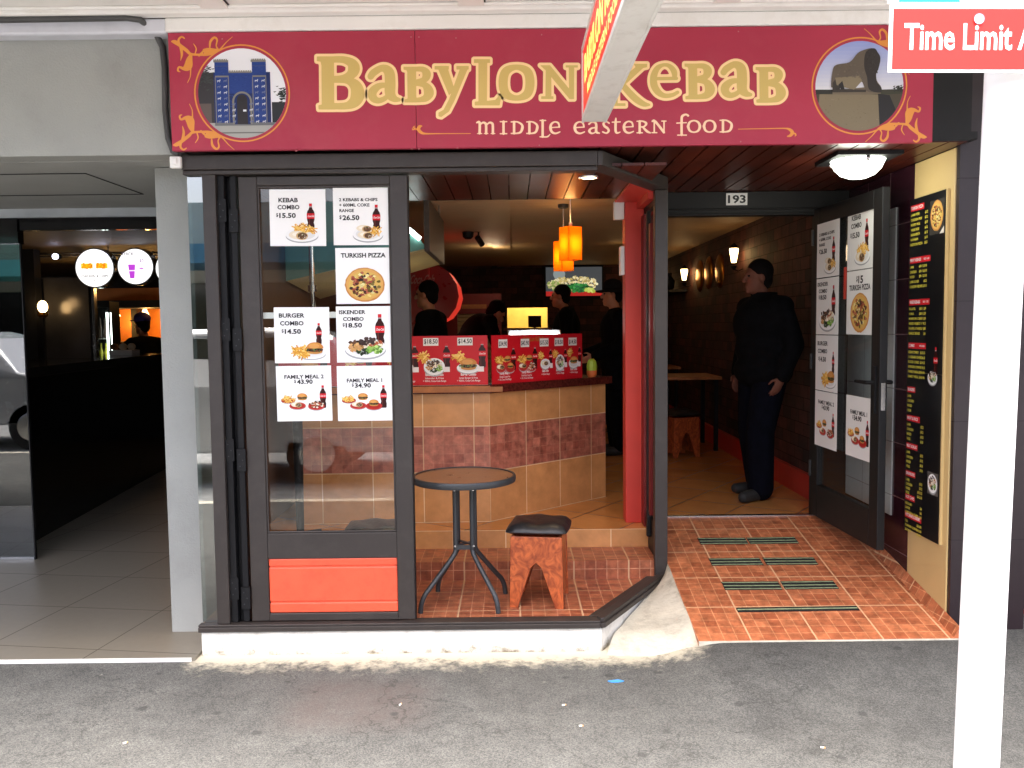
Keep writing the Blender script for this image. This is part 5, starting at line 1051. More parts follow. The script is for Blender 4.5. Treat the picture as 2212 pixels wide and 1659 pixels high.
t = thing('food_display', 'curved glass food warmer lit inside, behind the red banner', 'food display', (.2, 6.55, 1.226))
prof = [(6.62, 1.226), (6.34, 1.226), (6.33, 1.40), (6.36, 1.52), (6.44, 1.565), (6.62, 1.57)]
s = MB(); s.extr(prof, 'x', -.03, -.02); s.extr(prof, 'x', .36, .37); s.box(-.03, .37, 6.6, 6.62, 1.226, 1.57); s.build('end_frame', M['steel'], t)
MB().box(-.018, .358, 6.37, 6.374, 1.25, 1.52).build('glass', M['glass'], t)
MB().tube([(-.01, 6.45, 1.535), (.35, 6.45, 1.535)], .016, 10).build('tube_lamp', mat('display_tube', (1, 1, 1), .5, emis=(.95, 1, 1), es=6), t)
plamp('display_glow', (.17, 6.47, 1.62), 4, (1, .95, .85), .06)

# ------------------------------------------------------------------ bistro table and stools
t = thing('bistro_table', 'small round table with brown glass top and bent charcoal metal legs', 'table', (-.265, 4.6, .1))
tc = Vector((-.265, 4.6, 0)); r = .277
MB().lathe((tc.x, tc.y, .768), [(r-.02, 0), (r, 0), (r+.003, .006), (r+.003, .028), (r, .034), (r-.012, .034), (r-.012, .028), (r-.02, .02)], 56).build('rim', M['charcoal'], t, smooth=True)
MB().lathe((tc.x, tc.y, .7905), [(.001, 0), (r-.0125, 0), (r-.0125, .006), (.001, .006)], 48).build('glass_top', M['tableglass'], t)
for ax, ay in ((-.23, -.18), (.18, -.195), (.215, .14), (-.17, .19)):
    d = Vector((ax, ay, 0)); k = .062/d.length
    pts = [tc+d*k+Vector((0, 0, .772)), tc+d*k+Vector((0, 0, .44)), tc+d*(k*1.02)+Vector((0, 0, .395)), tc+d*(k+.10)+Vector((0, 0, .355)), tc+d*.78+Vector((0, 0, .225)), tc+d*.9+Vector((0, 0, .19)), tc+d*.97+Vector((0, 0, .15)), tc+d+Vector((0, 0, .101))]
    pth = [Vector(q) for q in catmull([tuple(q) for q in pts], n=5)]
    MB().tube(pth, .0135, 12).build('leg', M['charcoal'], t, smooth=True)
for z in (.75, .425):
    s = MB(); s.bar(tc+Vector((-.045, -.045, z)), tc+Vector((.045, .045, z)), .02, .006); s.bar(tc+Vector((-.045, .045, z+.0062)), tc+Vector((.045, -.045, z+.0062)), .02, .006)
    s.bar(tc+Vector((-.045, -.047, z-.01)), tc+Vector((.045, -.047, z-.01)), .006, .024); s.build('brace', M['charcoal'], t)
for z in (.73, .425):
    for x_ in (-.05, .05): MB().lathe((tc.x+x_, tc.y-.0625, z), [(.006, 0), (.006, .003)], 8, 'y').build('screw', M['steel'], t)
def stool(c, rot, zf, lab, grp):
    t = thing('stool', lab, 'stool', (c[0], c[1], zf), grp)
    Rm = Matrix.Rotation(rot, 3, 'Z'); ax, ay = Rm @ Vector((1, 0, 0)), Rm @ Vector((0, 1, 0)); cc = Vector((c[0], c[1], zf))
    hw, hd, H = .145, .135, .385
    prof = [(-hw, 0), (-hw+.045, 0), (-.028, .22), (0, .245), (.028, .22), (hw-.045, 0), (hw, 0), (hw-.008, H), (-hw+.008, H)]
    for sg in (-1, 1):
        s = MB(); n = len(prof)
        vs_ = [cc+ax*q[0]+ay*(sg*hd+d_)+Vector((0, 0, q[1])) for d_ in (-.011, .011) for q in prof]
        s.add(vs_, [tuple(range(n)), tuple(range(2*n-1, n-1, -1))]+[(i, n+i, n+(i+1) % n, (i+1) % n) for i in range(n)]); s.build('end_board', M['stoolwood'], t, bevel=.003)
    for sg in (-1, 1):
        MB().obox(cc+ax*sg*(hw-.02)+Vector((0, 0, H/2+.02)), ax, ay, (0, 0, 1), .009, hd-.0115, H/2-.02).build('side_board', M['stoolwood'], t, bevel=.002)
    # cushion: a puffed square
    s = MB(); nu = 12; V_ = []; F_ = []
    for lay in (0, 1):
        for j in range(nu+1):
            for i in range(nu+1):
                u, w = i/nu*2-1, j/nu*2-1; k = (1-abs(u)**5)*(1-abs(w)**5); sq = 1-.05*(u*u*w*w)
                z = H+.001+(.026+.042*k**.5+.006*math.sin(7*u+3*w)*k if lay else .022-.02*k**.5); V_.append(cc+ax*u*.17*sq+ay*w*.158*sq+Vector((0, 0, z)))
    m_ = (nu+1)**2
    for lay in (0, 1):
        for j in range(nu):
            for i in range(nu): a = lay*m_+j*(nu+1)+i; F_.append((a, a+1, a+nu+2, a+nu+1))
    for i in range(nu):
        for a, b in ((i, i+1), (nu*(nu+1)+i, nu*(nu+1)+i+1), (i*(nu+1), (i+1)*(nu+1)), (i*(nu+1)+nu, (i+1)*(nu+1)+nu)): F_.append((a, b, b+m_, a+m_))
    s.add(V_, F_); s.build('cushion', M['vinyl'], t, smooth=True)
    return t
stool((.14, 4.62), R(-9), .1, 'orange wood stool with black cushion standing beside the bistro table', 'wooden stools')
stool((-.745, 4.56), R(4), .1, 'black cushioned stool seen through the window glass beneath the posters', 'wooden stools')
stool((1.62, 8.3), R(20), .325, 'wooden stool in the dim dining room behind the standing customer', 'wooden stools')

# ------------------------------------------------------------------ things hanging in and furnishing the shop
shade_m = mat('lamp_shade', srgb(240, 120, 12), .6, var=.15)
_t = shade_m.node_tree; _tr = _t.nodes.new('ShaderNodeBsdfTranslucent'); _tr.inputs[0].default_value = (1, .58, .075, 1); _mx = _t.nodes.new('ShaderNodeMixShader'); _mx.inputs[0].default_value = .75
_t.links.new(_t.nodes['Principled BSDF'].outputs[0], _mx.inputs[1]); _t.links.new(_tr.outputs[0], _mx.inputs[2]); _t.links.new(_mx.outputs[0], _t.nodes['Material Output'].inputs[0])
def pendant(x, y, zt, lab):
    t = thing('pendant_lamp', lab, 'pendant lamp', (x, y, zt), 'orange square pendant lamps')
    h, w = .222, .075; a = R(32); Rm = Matrix.Rotation(a, 3, 'Z'); s = MB()
    for k in range(4):
        d = Rm @ Vector((math.cos(k*math.pi/2), math.sin(k*math.pi/2), 0)); e_ = Vector((-d.y, d.x, 0)); s.obox(Vector((x, y, zt-h/2))+d*(w*.72), d, e_, (0, 0, 1), .0015, w*.72, h/2)
    s.build('shade', shade_m, t)
    MB().ball((x, y, zt-.11), .03, .03, .045).build('bulb', amber, t, smooth=True)
    MB().tube([(x, y, zt-.06), (x, y, 2.495)], .0035, 8).tube([(x, y, zt-.07), (x, y, zt+.03)], .013, 10).build('cord', M['white'], t)
    MB().lathe((x, y, 2.478), [(.025, 0), (.04, .008), (.042, .031)], 20).build('ceiling_rose', M['charcoal'], t, smooth=True)
    plamp('pendant_glow', (x, y, zt-.12), 5.0, (1, .62, .25), .04); plamp('pendant_uplight', (x, y, zt+.06), 2.2, (1, .5, .15), .03)
pendant(.405, 5.83, 2.262, 'larger looking orange square pendant lamp, the one in front')
pendant(.40, 6.52, 2.235, 'orange square pendant lamp half hidden behind the front one')
t = thing('television', 'wall television showing a picture of salad and rice', 'television', (.95, 12.95, 2.04))
MB().box(.50, 1.39, 12.93, 12.985, 2.02, 2.50).build('casing', M['black'], t, bevel=.004)
p = Pic((.525, 12.928, 2.045), (1, 0, 0), (0, 0, 1)); p.rect(0, 0, .84, .43, srgb(74, 78, 82)); p.lay(); p.ell(.2, .33, .09, .09, srgb(150, 160, 160)); p.rect(0, 0, .84, .07, srgb(190, 40, 36), .0002)
bits(p, .42, .18, .36, .11, 240, [(226, 210, 150), (240, 230, 190), (200, 180, 110), (236, 220, 170)], .028, .0004); bits(p, .46, .12, .2, .06, 120, [(40, 120, 60), (60, 150, 70), (30, 90, 50)], .03, .002); bits(p, .66, .08, .08, .03, 30, [(190, 210, 90), (210, 220, 120)], .03, .003); bits(p, .12, .16, .1, .06, 50, [(150, 170, 90), (200, 190, 140)], .025, .0025)
p.build('screen', print_mat('screen_print', .3, .5), t)
# hanging menu light box, hood and cameras
t = thing('menu_light_box', 'dark hanging menu box seen edge-on from behind, over the counter', 'menu box', (-.52, 6.1, 2.1))
MB().box(-.55, -.515, 5.52, 6.72, 2.085, 2.42).build('box', mat('menu_back', srgb(70, 58, 50), .5, var=.3, scale=30), t, bevel=.004)
for yy in (5.7, 6.5): MB().tube([(-.533, yy, 2.42), (-.533, yy, 2.509)], .006, 8).build('hanger', M['steel'], t)
t = thing('extractor_hood', 'sloping extractor hood with a lit tube above the cooking bench', 'extractor hood', (-.9, 6.4, 2.0))
s = MB(); s.extr([(-.573, 2.144), (-.86, 2.48), (-1.55, 2.48), (-1.55, 1.93)], 'y', 5.95, 5.965); s.build('canopy', mat('hood_teal', srgb(96, 140, 132), .35, var=.1, emis=(.3, .5, .45), es=.0), t)
s = MB(); a = [(-1.55, 5.97, 1.93), (-.567, 5.97, 2.134), (-.556, 7.0, 2.11), (-1.55, 7.0, 1.84)]; s.add(a+[(p_[0], p_[1], p_[2]+.012) for p_ in a], [(0, 1, 2, 3), (4, 5, 6, 7), (0, 1, 5, 4), (1, 2, 6, 5), (2, 3, 7, 6), (3, 0, 4, 7)]); s.build('under_panel', mat('hood_cream', srgb(226, 206, 150), .4, var=.08), t)
MB().tube([(-.70, 5.935, 2.275), (-.62, 5.935, 2.205)], .016, 10).build('tube_lamp', mat('hood_tube', (1, 1, 1), .4, emis=(.9, 1, .97), es=7), t)
plamp('hood_lamp', (-.85, 5.75, 2.3), 1.6, (.9, 1, .9), .05); plamp('bench_fill', (-.9, 6.5, 1.72), 4, (1, .9, .6), .08)  # the lower, second point light is an added fill for the staff's faces
t = thing('security_camera', 'small black dome camera and spot on the shop ceiling', 'camera', (-.35, 8.2, 2.42))
MB().lathe((-.40, 8.2, 2.43), [(.03, 0), (.05, .02), (.055, .066)], 18).build('dome', M['black'], t, smooth=True); MB().tube([(-.30, 8.2, 2.496), (-.30, 8.2, 2.44)], .008, 8).tube([(-.31, 8.16, 2.44), (-.27, 8.24, 2.38)], .028, 14).box(-.42, -.28, 8.19, 8.21, 2.494, 2.497).build('spot_head', M['black'], t, smooth=True)
plamp('dining_point', (1.2, 9.6, 2.4), .7, (1, .62, .25), .1)  # bare point light over the dining area, no lamp fitting modelled
plamp('shop_fill', (-.2, 9.8, 2.40), 10, (1, .74, .45), .1)  # added fill light for mid-shop and the people there, without a fitting
# red drinks cooler with a bowed lit header
t = thing('drinks_cooler', 'tall red drinks cooler with bowed glowing header and white script', 'cooler', (-1.15, 8.9, .325))
cr = mat('cooler_red', srgb(176, 26, 30), .3, var=.1)
MB().box(-1.58, -.80, 8.5, 9.25, .326, 2.26).build('cabinet', cr, t, bevel=.02)
prof = [(-.80, 1.62), (-.74, 1.63), (-.62, 1.69), (-.545, 1.79), (-.515, 1.9), (-.535, 2.02), (-.61, 2.14), (-.73, 2.22), (-.80, 2.24)]
MB().extr(prof, 'y', 8.50, 8.512).build('header_end', cr, t); MB().extr(prof, 'y', 9.23, 9.25).build('header_end', cr, t)
pr2 = prof[1:-1]; pin = [(-.80, z) for x_, z in reversed(pr2)]
MB().extr(pr2+pin, 'y', 8.5125, 9.229).build('lit_header', mat('cooler_glow', srgb(220, 30, 24), .3, var=.25, scale=9, emis=(1, .05, .03), es=.4), t, smooth=True)
p = Pic((-1.52, 8.499, 1.6), (1, 0, 0), (0, 0, 1)); p.text('Coca-Cola', .64, .43, .085, srgb(190, 120, 116), w=.24, ital=.3, bold=.02); p.ell(.64, .33, .1, .05, srgb(150, 40, 40)); p.build('script', M['printgloss'], t)
s = MB(); s.box(-.80, -.775, 8.52, 8.56, .4, 1.6); s.box(-.80, -.775, 9.19, 9.23, .4, 1.6); s.build('door_frame', M['redwood'], t)
MB().box(-.7995, -.79, 8.57, 9.18, .45, 1.58).build('lit_glass', mat('cooler_window', (.9, .85, .7), .3, emis=(1, .9, .6), es=1.0), t)
t = thing('roller_shutter', 'closed slatted roller shutter in a red frame at the back', 'roller shutter', (-.45, 10.5, .9))
s = MB(); z = .9
while z < 1.74: s.extr([(10.50, z), (10.49, z+.012), (10.49, z+.04), (10.50, z+.05), (10.52, z+.05), (10.52, z)], 'x', -.655, -.245); z += .0505
s.build('slats', mat('shutter_slats', srgb(150, 128, 92), .5, var=.1), t)
s = MB(); s.box(-.80, -.656, 10.47, 10.6, .326, 2.0); s.box(-.244, -.12, 10.47, 10.6, .326, 2.0); s.box(-.6555, -.2445, 10.47, 10.6, 1.76, 2.0); s.box(-.6555, -.2445, 10.5205, 10.6, .326, 1.7595); s.build('frame', M['redwood'], t); MB().box(-.6, -.3, 10.462, 10.4695, 1.82, 1.87).build('name_strip', M['woodtrim'], t)
o = MB().box(.26, .46, 13.2, 13.25, 1.58, 1.76).box(.34, .38, 13.2, 13.25, 1.5, 1.58).build('monitor', M['black'], None, bevel=.004); tag(o, 'black monitor back in the yellow lit serving hatch', 'monitor')
o = MB().box(-.12, .60, 12.9, 13.13, 1.535, 1.5745).build('hatch_shelf', M['redwood']); tag(o, 'dark red shelf under the yellow lit serving hatch', 'shelf')
def lantern(x, y, z, lab, e):
    t = thing('wall_lantern', lab, 'wall lamp', (x, y, z), 'glowing wall lanterns in the dining room')
    MB().lathe((x, y, z-.06), [(.022, 0), (.042, .11), (.04, .13)], 8).build('glass_body', amber, t, smooth=False)
    MB().lathe((x, y, z+.0705), [(.05, 0), (.025, .03), (.006, .05)], 8).build('cap', M['black'], t); s = MB(); s.lathe((x, y, z-.13), [(.006, 0), (.03, .03), (.03, .0395)], 8); s.tube([(x, y, z-.12), (x+.04, y, z-.14), (2.165, y, z-.12)], .005, 8); s.build('bracket', M['black'], t)
    plamp('lantern_glow', (x-.09, y, z), e, (1, .55, .2), .05)
lantern(2.08, 8.05, 2.23, 'glowing wall lantern above the standing customer, nearest the door', 1.1)
lantern(2.08, 10.35, 2.19, 'glowing wall lantern further in, beside the brass plates', 2)
lantern(2.08, 12.4, 2.15, 'glowing wall lantern farthest in, next to the door edge', 2)
for i, (yy, zz_, lab) in enumerate(((8.95, 2.15, 'round brass plate on the brick wall nearest the first lantern'), (9.45, 2.16, 'round brass plate on the brick wall, middle of three'), (9.9, 2.15, 'round brass plate on the brick wall next to the second lantern'))):
    o = MB().lathe((2.158, yy, zz_), [(.18, .011), (.17, 0), (.12, -.012), (.001, -.018)], 30, 'x').build('brass_plate', M['brass'], None, smooth=True); tag(o, lab, 'wall plate', 'brass plates on the brick wall')
o = MB().box(1.95, 2.1695, 10.6, 12.9, 2.0, 2.03).build('wall_shelf', M['frame_dark']); tag(o, 'dark wall shelf with a pot at the far end of the dining room', 'shelf')
o = MB().lathe((2.05, 11.3, 2.0305), [(.05, 0), (.09, .06), (.1, .14), (.05, .2), (.06, .24)], 18).build('pot', M['black'], None, smooth=True); tag(o, 'black pot on the dark wall shelf', 'pot')
def dining_table(x, y, lab):
    t = thing('dining_table', lab, 'table', (x, y, .325), 'dining tables'); MB().box(x-.3, x+.3, y-.35, y+.35, 1.045, 1.075).build('top', M['woodtrim'], t, bevel=.004)
    for sx in (-1, 1):
        for sy in (-1, 1): MB().box(x+sx*.25-.02, x+sx*.25+.02, y+sy*.3-.02, y+sy*.3+.02, .3255, 1.0445).build('leg', M['black'], t)
def chair(x, y, rz_, lab):
    t = thing('dining_chair', lab, 'chair', (x, y, .325), 'dark dining chairs'); Rm = Matrix.Rotation(rz_, 3, 'Z'); ax, ay = Rm @ Vector((1, 0, 0)), Rm @ Vector((0, 1, 0)); c0 = Vector((x, y, .3255))
    MB().obox(c0+Vector((0, 0, .45)), ax, ay, (0, 0, 1), .21, .21, .03).build('seat', M['vinyl'], t, bevel=.01); MB().obox(c0+ay*.2+Vector((0, 0, .72)), ax, ay, (0, 0, 1), .2, .02, .22).build('backrest', M['vinyl'], t, bevel=.01)
    for sx in (-1, 1):
        for sy in (-1, 1): q = c0+ax*sx*.18+ay*sy*.18; MB().tube([q, q+Vector((0, 0, .42))], .014, 8).build('leg', M['charcoal'], t)
dining_table(1.80, 8.9, 'wooden dining table beyond the standing customer'); dining_table(1.80, 11.0, 'wooden dining table at the far end of the dining room')
chair(1.42, 9.2, R(90), 'dark chair beside the nearer dining table'); chair(1.42, 11.2, R(80), 'dark chair beside the far dining table'); chair(1.25, 10.0, R(200), 'dark chair between the two dining tables')
o = MB().box(.66, .724, 5.50, 5.56, 2.27, 2.384).build('speaker_box', M['white'], None, bevel=.004); tag(o, 'small white box high on the red return wall', 'box')
o = MB().box(.70, .7245, 5.5, 5.58, 1.92, 2.10).build('notice', M['white']); tag(o, 'white notice on the edge of the red return wall', 'notice')
o = MB().tube([(-1.29, 5.6, 1.226), (-1.29, 5.6, 2.5)], .018, 12).tube([(-1.29, 5.6, 1.84), (-1.29, 5.6, 1.88)], .028, 12).build('chrome_pole', mat('chrome', (.7, .7, .7), .1, metal=1, var=.02), None, smooth=True); tag(o, 'slim chrome pole behind the window glass between the posters', 'pole')
t = thing('folded_parasol', 'dark folded stand with cross foot behind the window glass', 'stand', (-1.31, 5.2, .21)); MB().tube([(-1.31, 5.2, .3), (-1.31, 5.2, 1.35)], [.022, .035], 12).build('pole', M['black'], t, smooth=True); MB().bar((-1.45, 5.15, .335), (-1.18, 5.2, .36), .04, .02).bar((-1.325, 5.1, .31), (-1.295, 5.28, .31), .04, .02).box(-1.335, -1.285, 5.17, 5.23, .2105, .32).build('foot', M['black'], t)
# ------------------------------------------------------------------ people
def fuse(mb, name, mt, parent, voxel=.012, it=5):
    me = bpy.data.meshes.new('tmp'); me.from_pydata([tuple(p) for p in mb.v], [], mb.f)
    bm = bmesh.new(); bm.from_mesh(me); bmesh.ops.recalc_face_normals(bm, faces=bm.faces); bm.to_mesh(me); bm.free()
    o = bpy.data.objects.new('tmp', me); COL.objects.link(o)
    q = o.modifiers.new('r', 'REMESH'); q.mode = 'VOXEL'; q.voxel_size = voxel; q = o.modifiers.new('s', 'SMOOTH'); q.factor = .5; q.iterations = it
    dg = bpy.context.evaluated_depsgraph_get(); dg.update(); nm = bpy.data.meshes.new_from_object(o.evaluated_get(dg))
    bpy.data.objects.remove(o); bpy.data.meshes.remove(me)
    nm.name = name; off = wpos(parent); nm.transform(Matrix.Translation(-off)); nm.materials.clear(); nm.materials.append(mt); nm.polygons.foreach_set('use_smooth', [True]*len(nm.polygons))
    r = bpy.data.objects.new(name, nm); COL.objects.link(r); r.parent = parent; return r
def limb(mb, pts, rs, f=1, add=0, n=12):
    pts = [Vector(p) for p in pts]; rs = [r*f+add for r in rs]
    for a, b, ra, rb in zip(pts[:-1], pts[1:], rs[:-1], rs[1:]): mb.tube([a, b], [ra, rb], n)
    for p, r in zip(pts, rs): mb.ball(p, r, r, r, 12, 8)
J0 = dict(pel=(0, 0, .94), ab=(0, .01, 1.10), ch=(0, 0, 1.28), nk=(0, -.01, 1.47), hd=(0, .035, 1.63), shL=(-.185, -.01, 1.41), shR=(.185, -.01, 1.41), elL=(-.23, -.03, 1.13), elR=(.23, -.03, 1.13), wrL=(-.22, .06, .90), wrR=(.22, .06, .90),
          hpL=(-.09, 0, .91), hpR=(.09, 0, .91), knL=(-.10, .02, .50), knR=(.10, .02, .50), anL=(-.105, -.02, .09), anR=(.105, -.02, .09), toL=(-.125, .15, .035), toR=(.125, .15, .035))
def person(label, loc, yaw, H=1.75, top=None, legs=None, hair='short', pose={}, head_tilt=0, head_turn=0, short=False, hat=None, skin='skin', coat_long=False, stripes=None, bulk=1.0, group=None, legw=1.0, collar=1.0):
    t = thing('person', label, 'person', loc, group); k = H/1.75; Rz = Matrix.Rotation(yaw, 3, 'Z'); L0 = Vector(loc)
    J = {n: Vector(v) for n, v in {**J0, **pose}.items()}
    Wd = {n: L0+Rz @ (v*k) for n, v in J.items()}; r = lambda v: Rz @ Vector(v)
    HM = Rz @ Matrix.Rotation(head_turn, 3, 'Z') @ Matrix.Rotation(head_tilt, 3, 'X'); hp = Wd['hd']; h = lambda v: hp+HM @ (Vector(v)*k)
    b = MB()
    up = (Wd['nk']-Wd['pel']).normalized()
    TM = Rz @ (Vector((0, 0, 1)).rotation_difference((Rz.transposed() @ up)).to_matrix())
    def torso(mb, add, f=1):
        for n, rx, ry, rz_ in (('pel', .165, .115, .13), ('ab', .15, .105, .15), ('ch', .175, .118, .19)): mb.ball(Wd[n], (rx*f+add)*k, (ry*f+add)*k, (rz_+add)*k, 18, 12, TM)
        limb(mb, [Wd['shL'], Wd['nk']-up*.05*k, Wd['shR']], [.062*k, .075*k, .062*k], 1, add)
    torso(b, 0, bulk)
    limb(b, [Wd['nk']-up*.04*k, hp+HM @ Vector((0, -.015, -.07))*k], [.058*k, .052*k])
    b.ball(h((0, -.008, .035)), .074*k, .093*k, .088*k, 18, 12, HM); b.ball(h((0, .02, -.045)), .058*k, .066*k, .072*k, 16, 10, HM); b.ball(h((0, .065, -.085)), .028*k, .024*k, .024*k, 10, 8, HM)
    b.tube([h((0, .082, .03)), h((0, .108, -.018))], [.009*k, .016*k], 10); b.ball(h((0, .106, -.022)), .015*k, .014*k, .011*k, 10, 6, HM); b.ball(h((0, .084, -.058)), .022*k, .012*k, .010*k, 10, 6, HM); b.ball(h((0, .078, .036)), .05*k, .016*k, .012*k, 12, 6, HM)
    for sx in (-1, 1): b.ball(h((sx*.075, -.005, .0)), .010*k, .022*k, .033*k, 10, 8, HM)
    for S_ in 'LR':
        limb(b, [Wd['sh'+S_], Wd['el'+S_], Wd['wr'+S_]], [.050*k, .040*k, .029*k])
        limb(b, [Wd['hp'+S_], Wd['kn'+S_], Wd['an'+S_]], [.082*k, .054*k, .038*k])
        limb(b, [Wd['an'+S_]+Vector((0, 0, -.03*k)), Wd['to'+S_]], [.036*k, .03*k])
        d = (Wd['wr'+S_]-Wd['el'+S_]).normalized(); sdv = d.cross(r((1, 0, 0))); sdv = (r((0, 1, 0))-d*d.dot(r((0, 1, 0)))).normalized(); fwv = sdv; lat = d.cross(fwv).normalized()*(1 if S_ == 'R' else -1)
        pc = Wd['wr'+S_]+d*.05*k; PM = Matrix((fwv, lat, d)).transposed(); b.ball(pc, .040*k, .019*k, .052*k, 12, 8, PM)
        for q, (fx, ln) in enumerate(((.030, .068), (.011, .078), (-.009, .072), (-.028, .055))):
            base = pc+fwv*fx*k+d*.035*k; m1 = base+d*ln*.5*k+lat*-.006*k; m2 = base+d*ln*.95*k-lat*.026*k; limb(b, [base, m1, m2], [.0092*k, .0086*k, .0072*k], n=8)
        b0 = pc+fwv*.034*k-d*.012*k; limb(b, [b0, b0+fwv*.026*k+d*.022*k-lat*.01*k, b0+fwv*.03*k+d*.05*k-lat*.022*k], [.012*k, .010*k, .008*k], n=8)
    fuse(b, 'body', M[skin], t, .0075, 4)
    e = MB()
    for sx in (-1, 1): e.ball(h((sx*.030, .079, .018)), .011*k, .009*k, .008*k, 10, 8, HM)
    e.build('eyes', M['black'], t, smooth=True)
    top = top or M['cloth_black']; legs = legs or M['cloth_navy']
    c = MB(); torso(c, .022, bulk)
    for S_ in 'LR':
        el = Wd['el'+S_]; we = Wd['wr'+S_] if not short else el.lerp(Wd['sh'+S_], .25)
        if short: limb(c, [Wd['sh'+S_], we], [.056*k, .054*k], 1, .016)
        else: limb(c, [Wd['sh'+S_], el, el.lerp(we, .96)], [.056*k, .05*k, .04*k], 1, .018)
        limb(c, [Wd['hp'+S_]+Vector((0, 0, .04*k)), Wd['hp'+S_].lerp(Wd['kn'+S_], .45 if coat_long else .12)], [.1*k, .098*k], 1, .018)
    if not short: c.lathe(Wd['nk']-up*.02*k, [(.072*k*collar, -.03*k), (.078*k*collar, .045*k*collar**2), (.064*k*collar, .05*k*collar**2), (.06*k*collar, -.03*k)], 18)
    fuse(c, 'shirt' if short else 'jacket', top, t, .012, 4)
    g = MB()
    for S_ in 'LR': limb(g, [Wd['pel'].lerp(Wd['hp'+S_], .6), Wd['hp'+S_], Wd['kn'+S_], Wd['an'+S_]+Vector((0, 0, .0))], [.10*k, .092*k*legw, .068*k*legw**1.5, .056*k*legw**2], 1, .012)
    fuse(g, 'trousers', legs, t, .012, 4)
    f = MB()
    for S_ in 'LR':
        a, to = Wd['an'+S_], Wd['to'+S_]; a2 = Vector((a.x, a.y, L0.z+.05*k)); to2 = Vector((to.x, to.y, L0.z+.042*k)); dd = (to2-a2).normalized(); limb(f, [a2-dd*.04*k, a2+dd*.04*k, to2], [.046*k, .05*k, .041*k])
    sh = fuse(f, 'shoes', M['rubber'], t, .012, 3)
    q = MB(); ky = 1.0
    q.ball(h((0, -.022, .055)), .084*k, .098*k, .092*k, 20, 14, HM); q.ball(h((0, -.06, -.01)), .066*k, .052*k, .07*k, 16, 10, HM)
    for sx in (-1, 1): q.ball(h((sx*.066, -.03, .03)), .017*k, .045*k, .05*k, 10, 8, HM)
    fuse(q, 'hair', M['hair'], t, .009, 3)
    if hat:
        z0 = .055; cmt, kind = hat; z = MB(); z.ball(h((0, -.012, z0+.035)), .095*k, .112*k, .085*k, 20, 12, HM)
        if kind == 'cap': z.ball(h((0, .10, z0+.015)), .072*k, .085*k, .012*k, 16, 8, HM)
        else: 
            for i in range(20): a = 6.283*i/20; z.ball(h((.122*math.cos(a), -.01+.14*math.sin(a), z0-.012)), .04*k, .04*k, .014*k, 8, 6, HM)
        fuse(z, kind if kind == 'cap' else 'hat', cmt, t, .009, 3)
    if stripes:
        z = MB()
        for S_ in 'LR': a, b2 = Wd['sh'+S_], Wd['el'+S_]; o_ = Vector((0, 0, .062*k)); limb(z, [Wd['nk'].lerp(a, .4)+Vector((0, 0, .035*k)), a+o_*1.05, a.lerp(b2, .5)+(a-Wd['ch']).normalized()*.055*k], [.018*k]*3)
        fuse(z, 'shoulder_stripe', stripes, t, .009, 2)
    return t
def dz_(p, s_): return {n: (v[0]*s_, v[1]*s_, v[2]*s_) for n, v in p.items()}
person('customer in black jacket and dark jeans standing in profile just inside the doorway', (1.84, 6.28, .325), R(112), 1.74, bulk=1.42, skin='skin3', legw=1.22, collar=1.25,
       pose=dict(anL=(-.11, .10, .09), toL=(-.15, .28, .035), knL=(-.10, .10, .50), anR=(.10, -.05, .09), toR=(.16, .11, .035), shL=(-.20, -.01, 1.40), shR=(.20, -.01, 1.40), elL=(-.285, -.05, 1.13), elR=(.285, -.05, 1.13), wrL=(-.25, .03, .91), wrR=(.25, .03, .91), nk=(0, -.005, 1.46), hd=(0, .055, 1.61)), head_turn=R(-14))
person('customer in long black coat and brimmed hat standing at the end of the counter', (1.02, 8.45, .325), R(95), 1.68, coat_long=True, hat=(mat('felt_hat', (.012, .011, .011), .9, spec=.15), 'hat'), legs=M['cloth_black'], bulk=1.15, pose=dict(wrL=(-.2, .25, 1.02), wrR=(.2, .27, 1.03)))
person('dark haired customer in black hooded top in front of the wall television', (.60, 9.3, .325), R(80), 1.72, legs=M['cloth_black'], bulk=1.1, pose=dict(hd=(0, .07, 1.61), wrL=(-.2, .22, 1.0)))
bend = dict(ab=(0, .08, 1.10), ch=(0, .20, 1.24), nk=(0, .33, 1.36), hd=(0, .44, 1.42), shL=(-.185, .29, 1.33), shR=(.185, .29, 1.33), elL=(-.22, .36, 1.06), elR=(.22, .36, 1.06), wrL=(-.16, .56, 1.0), wrR=(.16, .56, 1.0))
person('shop worker in black t-shirt with grey shoulder stripe, bent forward over the bench', (-.56, 8.9, .325), R(-65), 1.74, short=True, pose=bend, head_tilt=R(-38), legs=M['cloth_black'], stripes=mat('grey_stripe', srgb(110, 112, 118), .8), skin='skin2')
person('shop worker in dark top with blue stripes behind the left end of the counter', (-.70, 7.45, .325), R(75), 1.66, stripes=M['cloth_blue'], legs=M['cloth_black'], skin='skin2', bulk=1.1)
person('kitchen worker in purple cap reaching up to the orange lit hatch next door', (-4.66, 10.9, -.02), R(62), 1.80, top=M['cloth_black'], short=True, hat=(M['purplecap'], 'cap'), skin='skin2', pose=dict(elL=(-.25, .2, 1.32), wrL=(-.2, .40, 1.55), elR=(.24, .14, 1.2), wrR=(.16, .36, 1.36)))

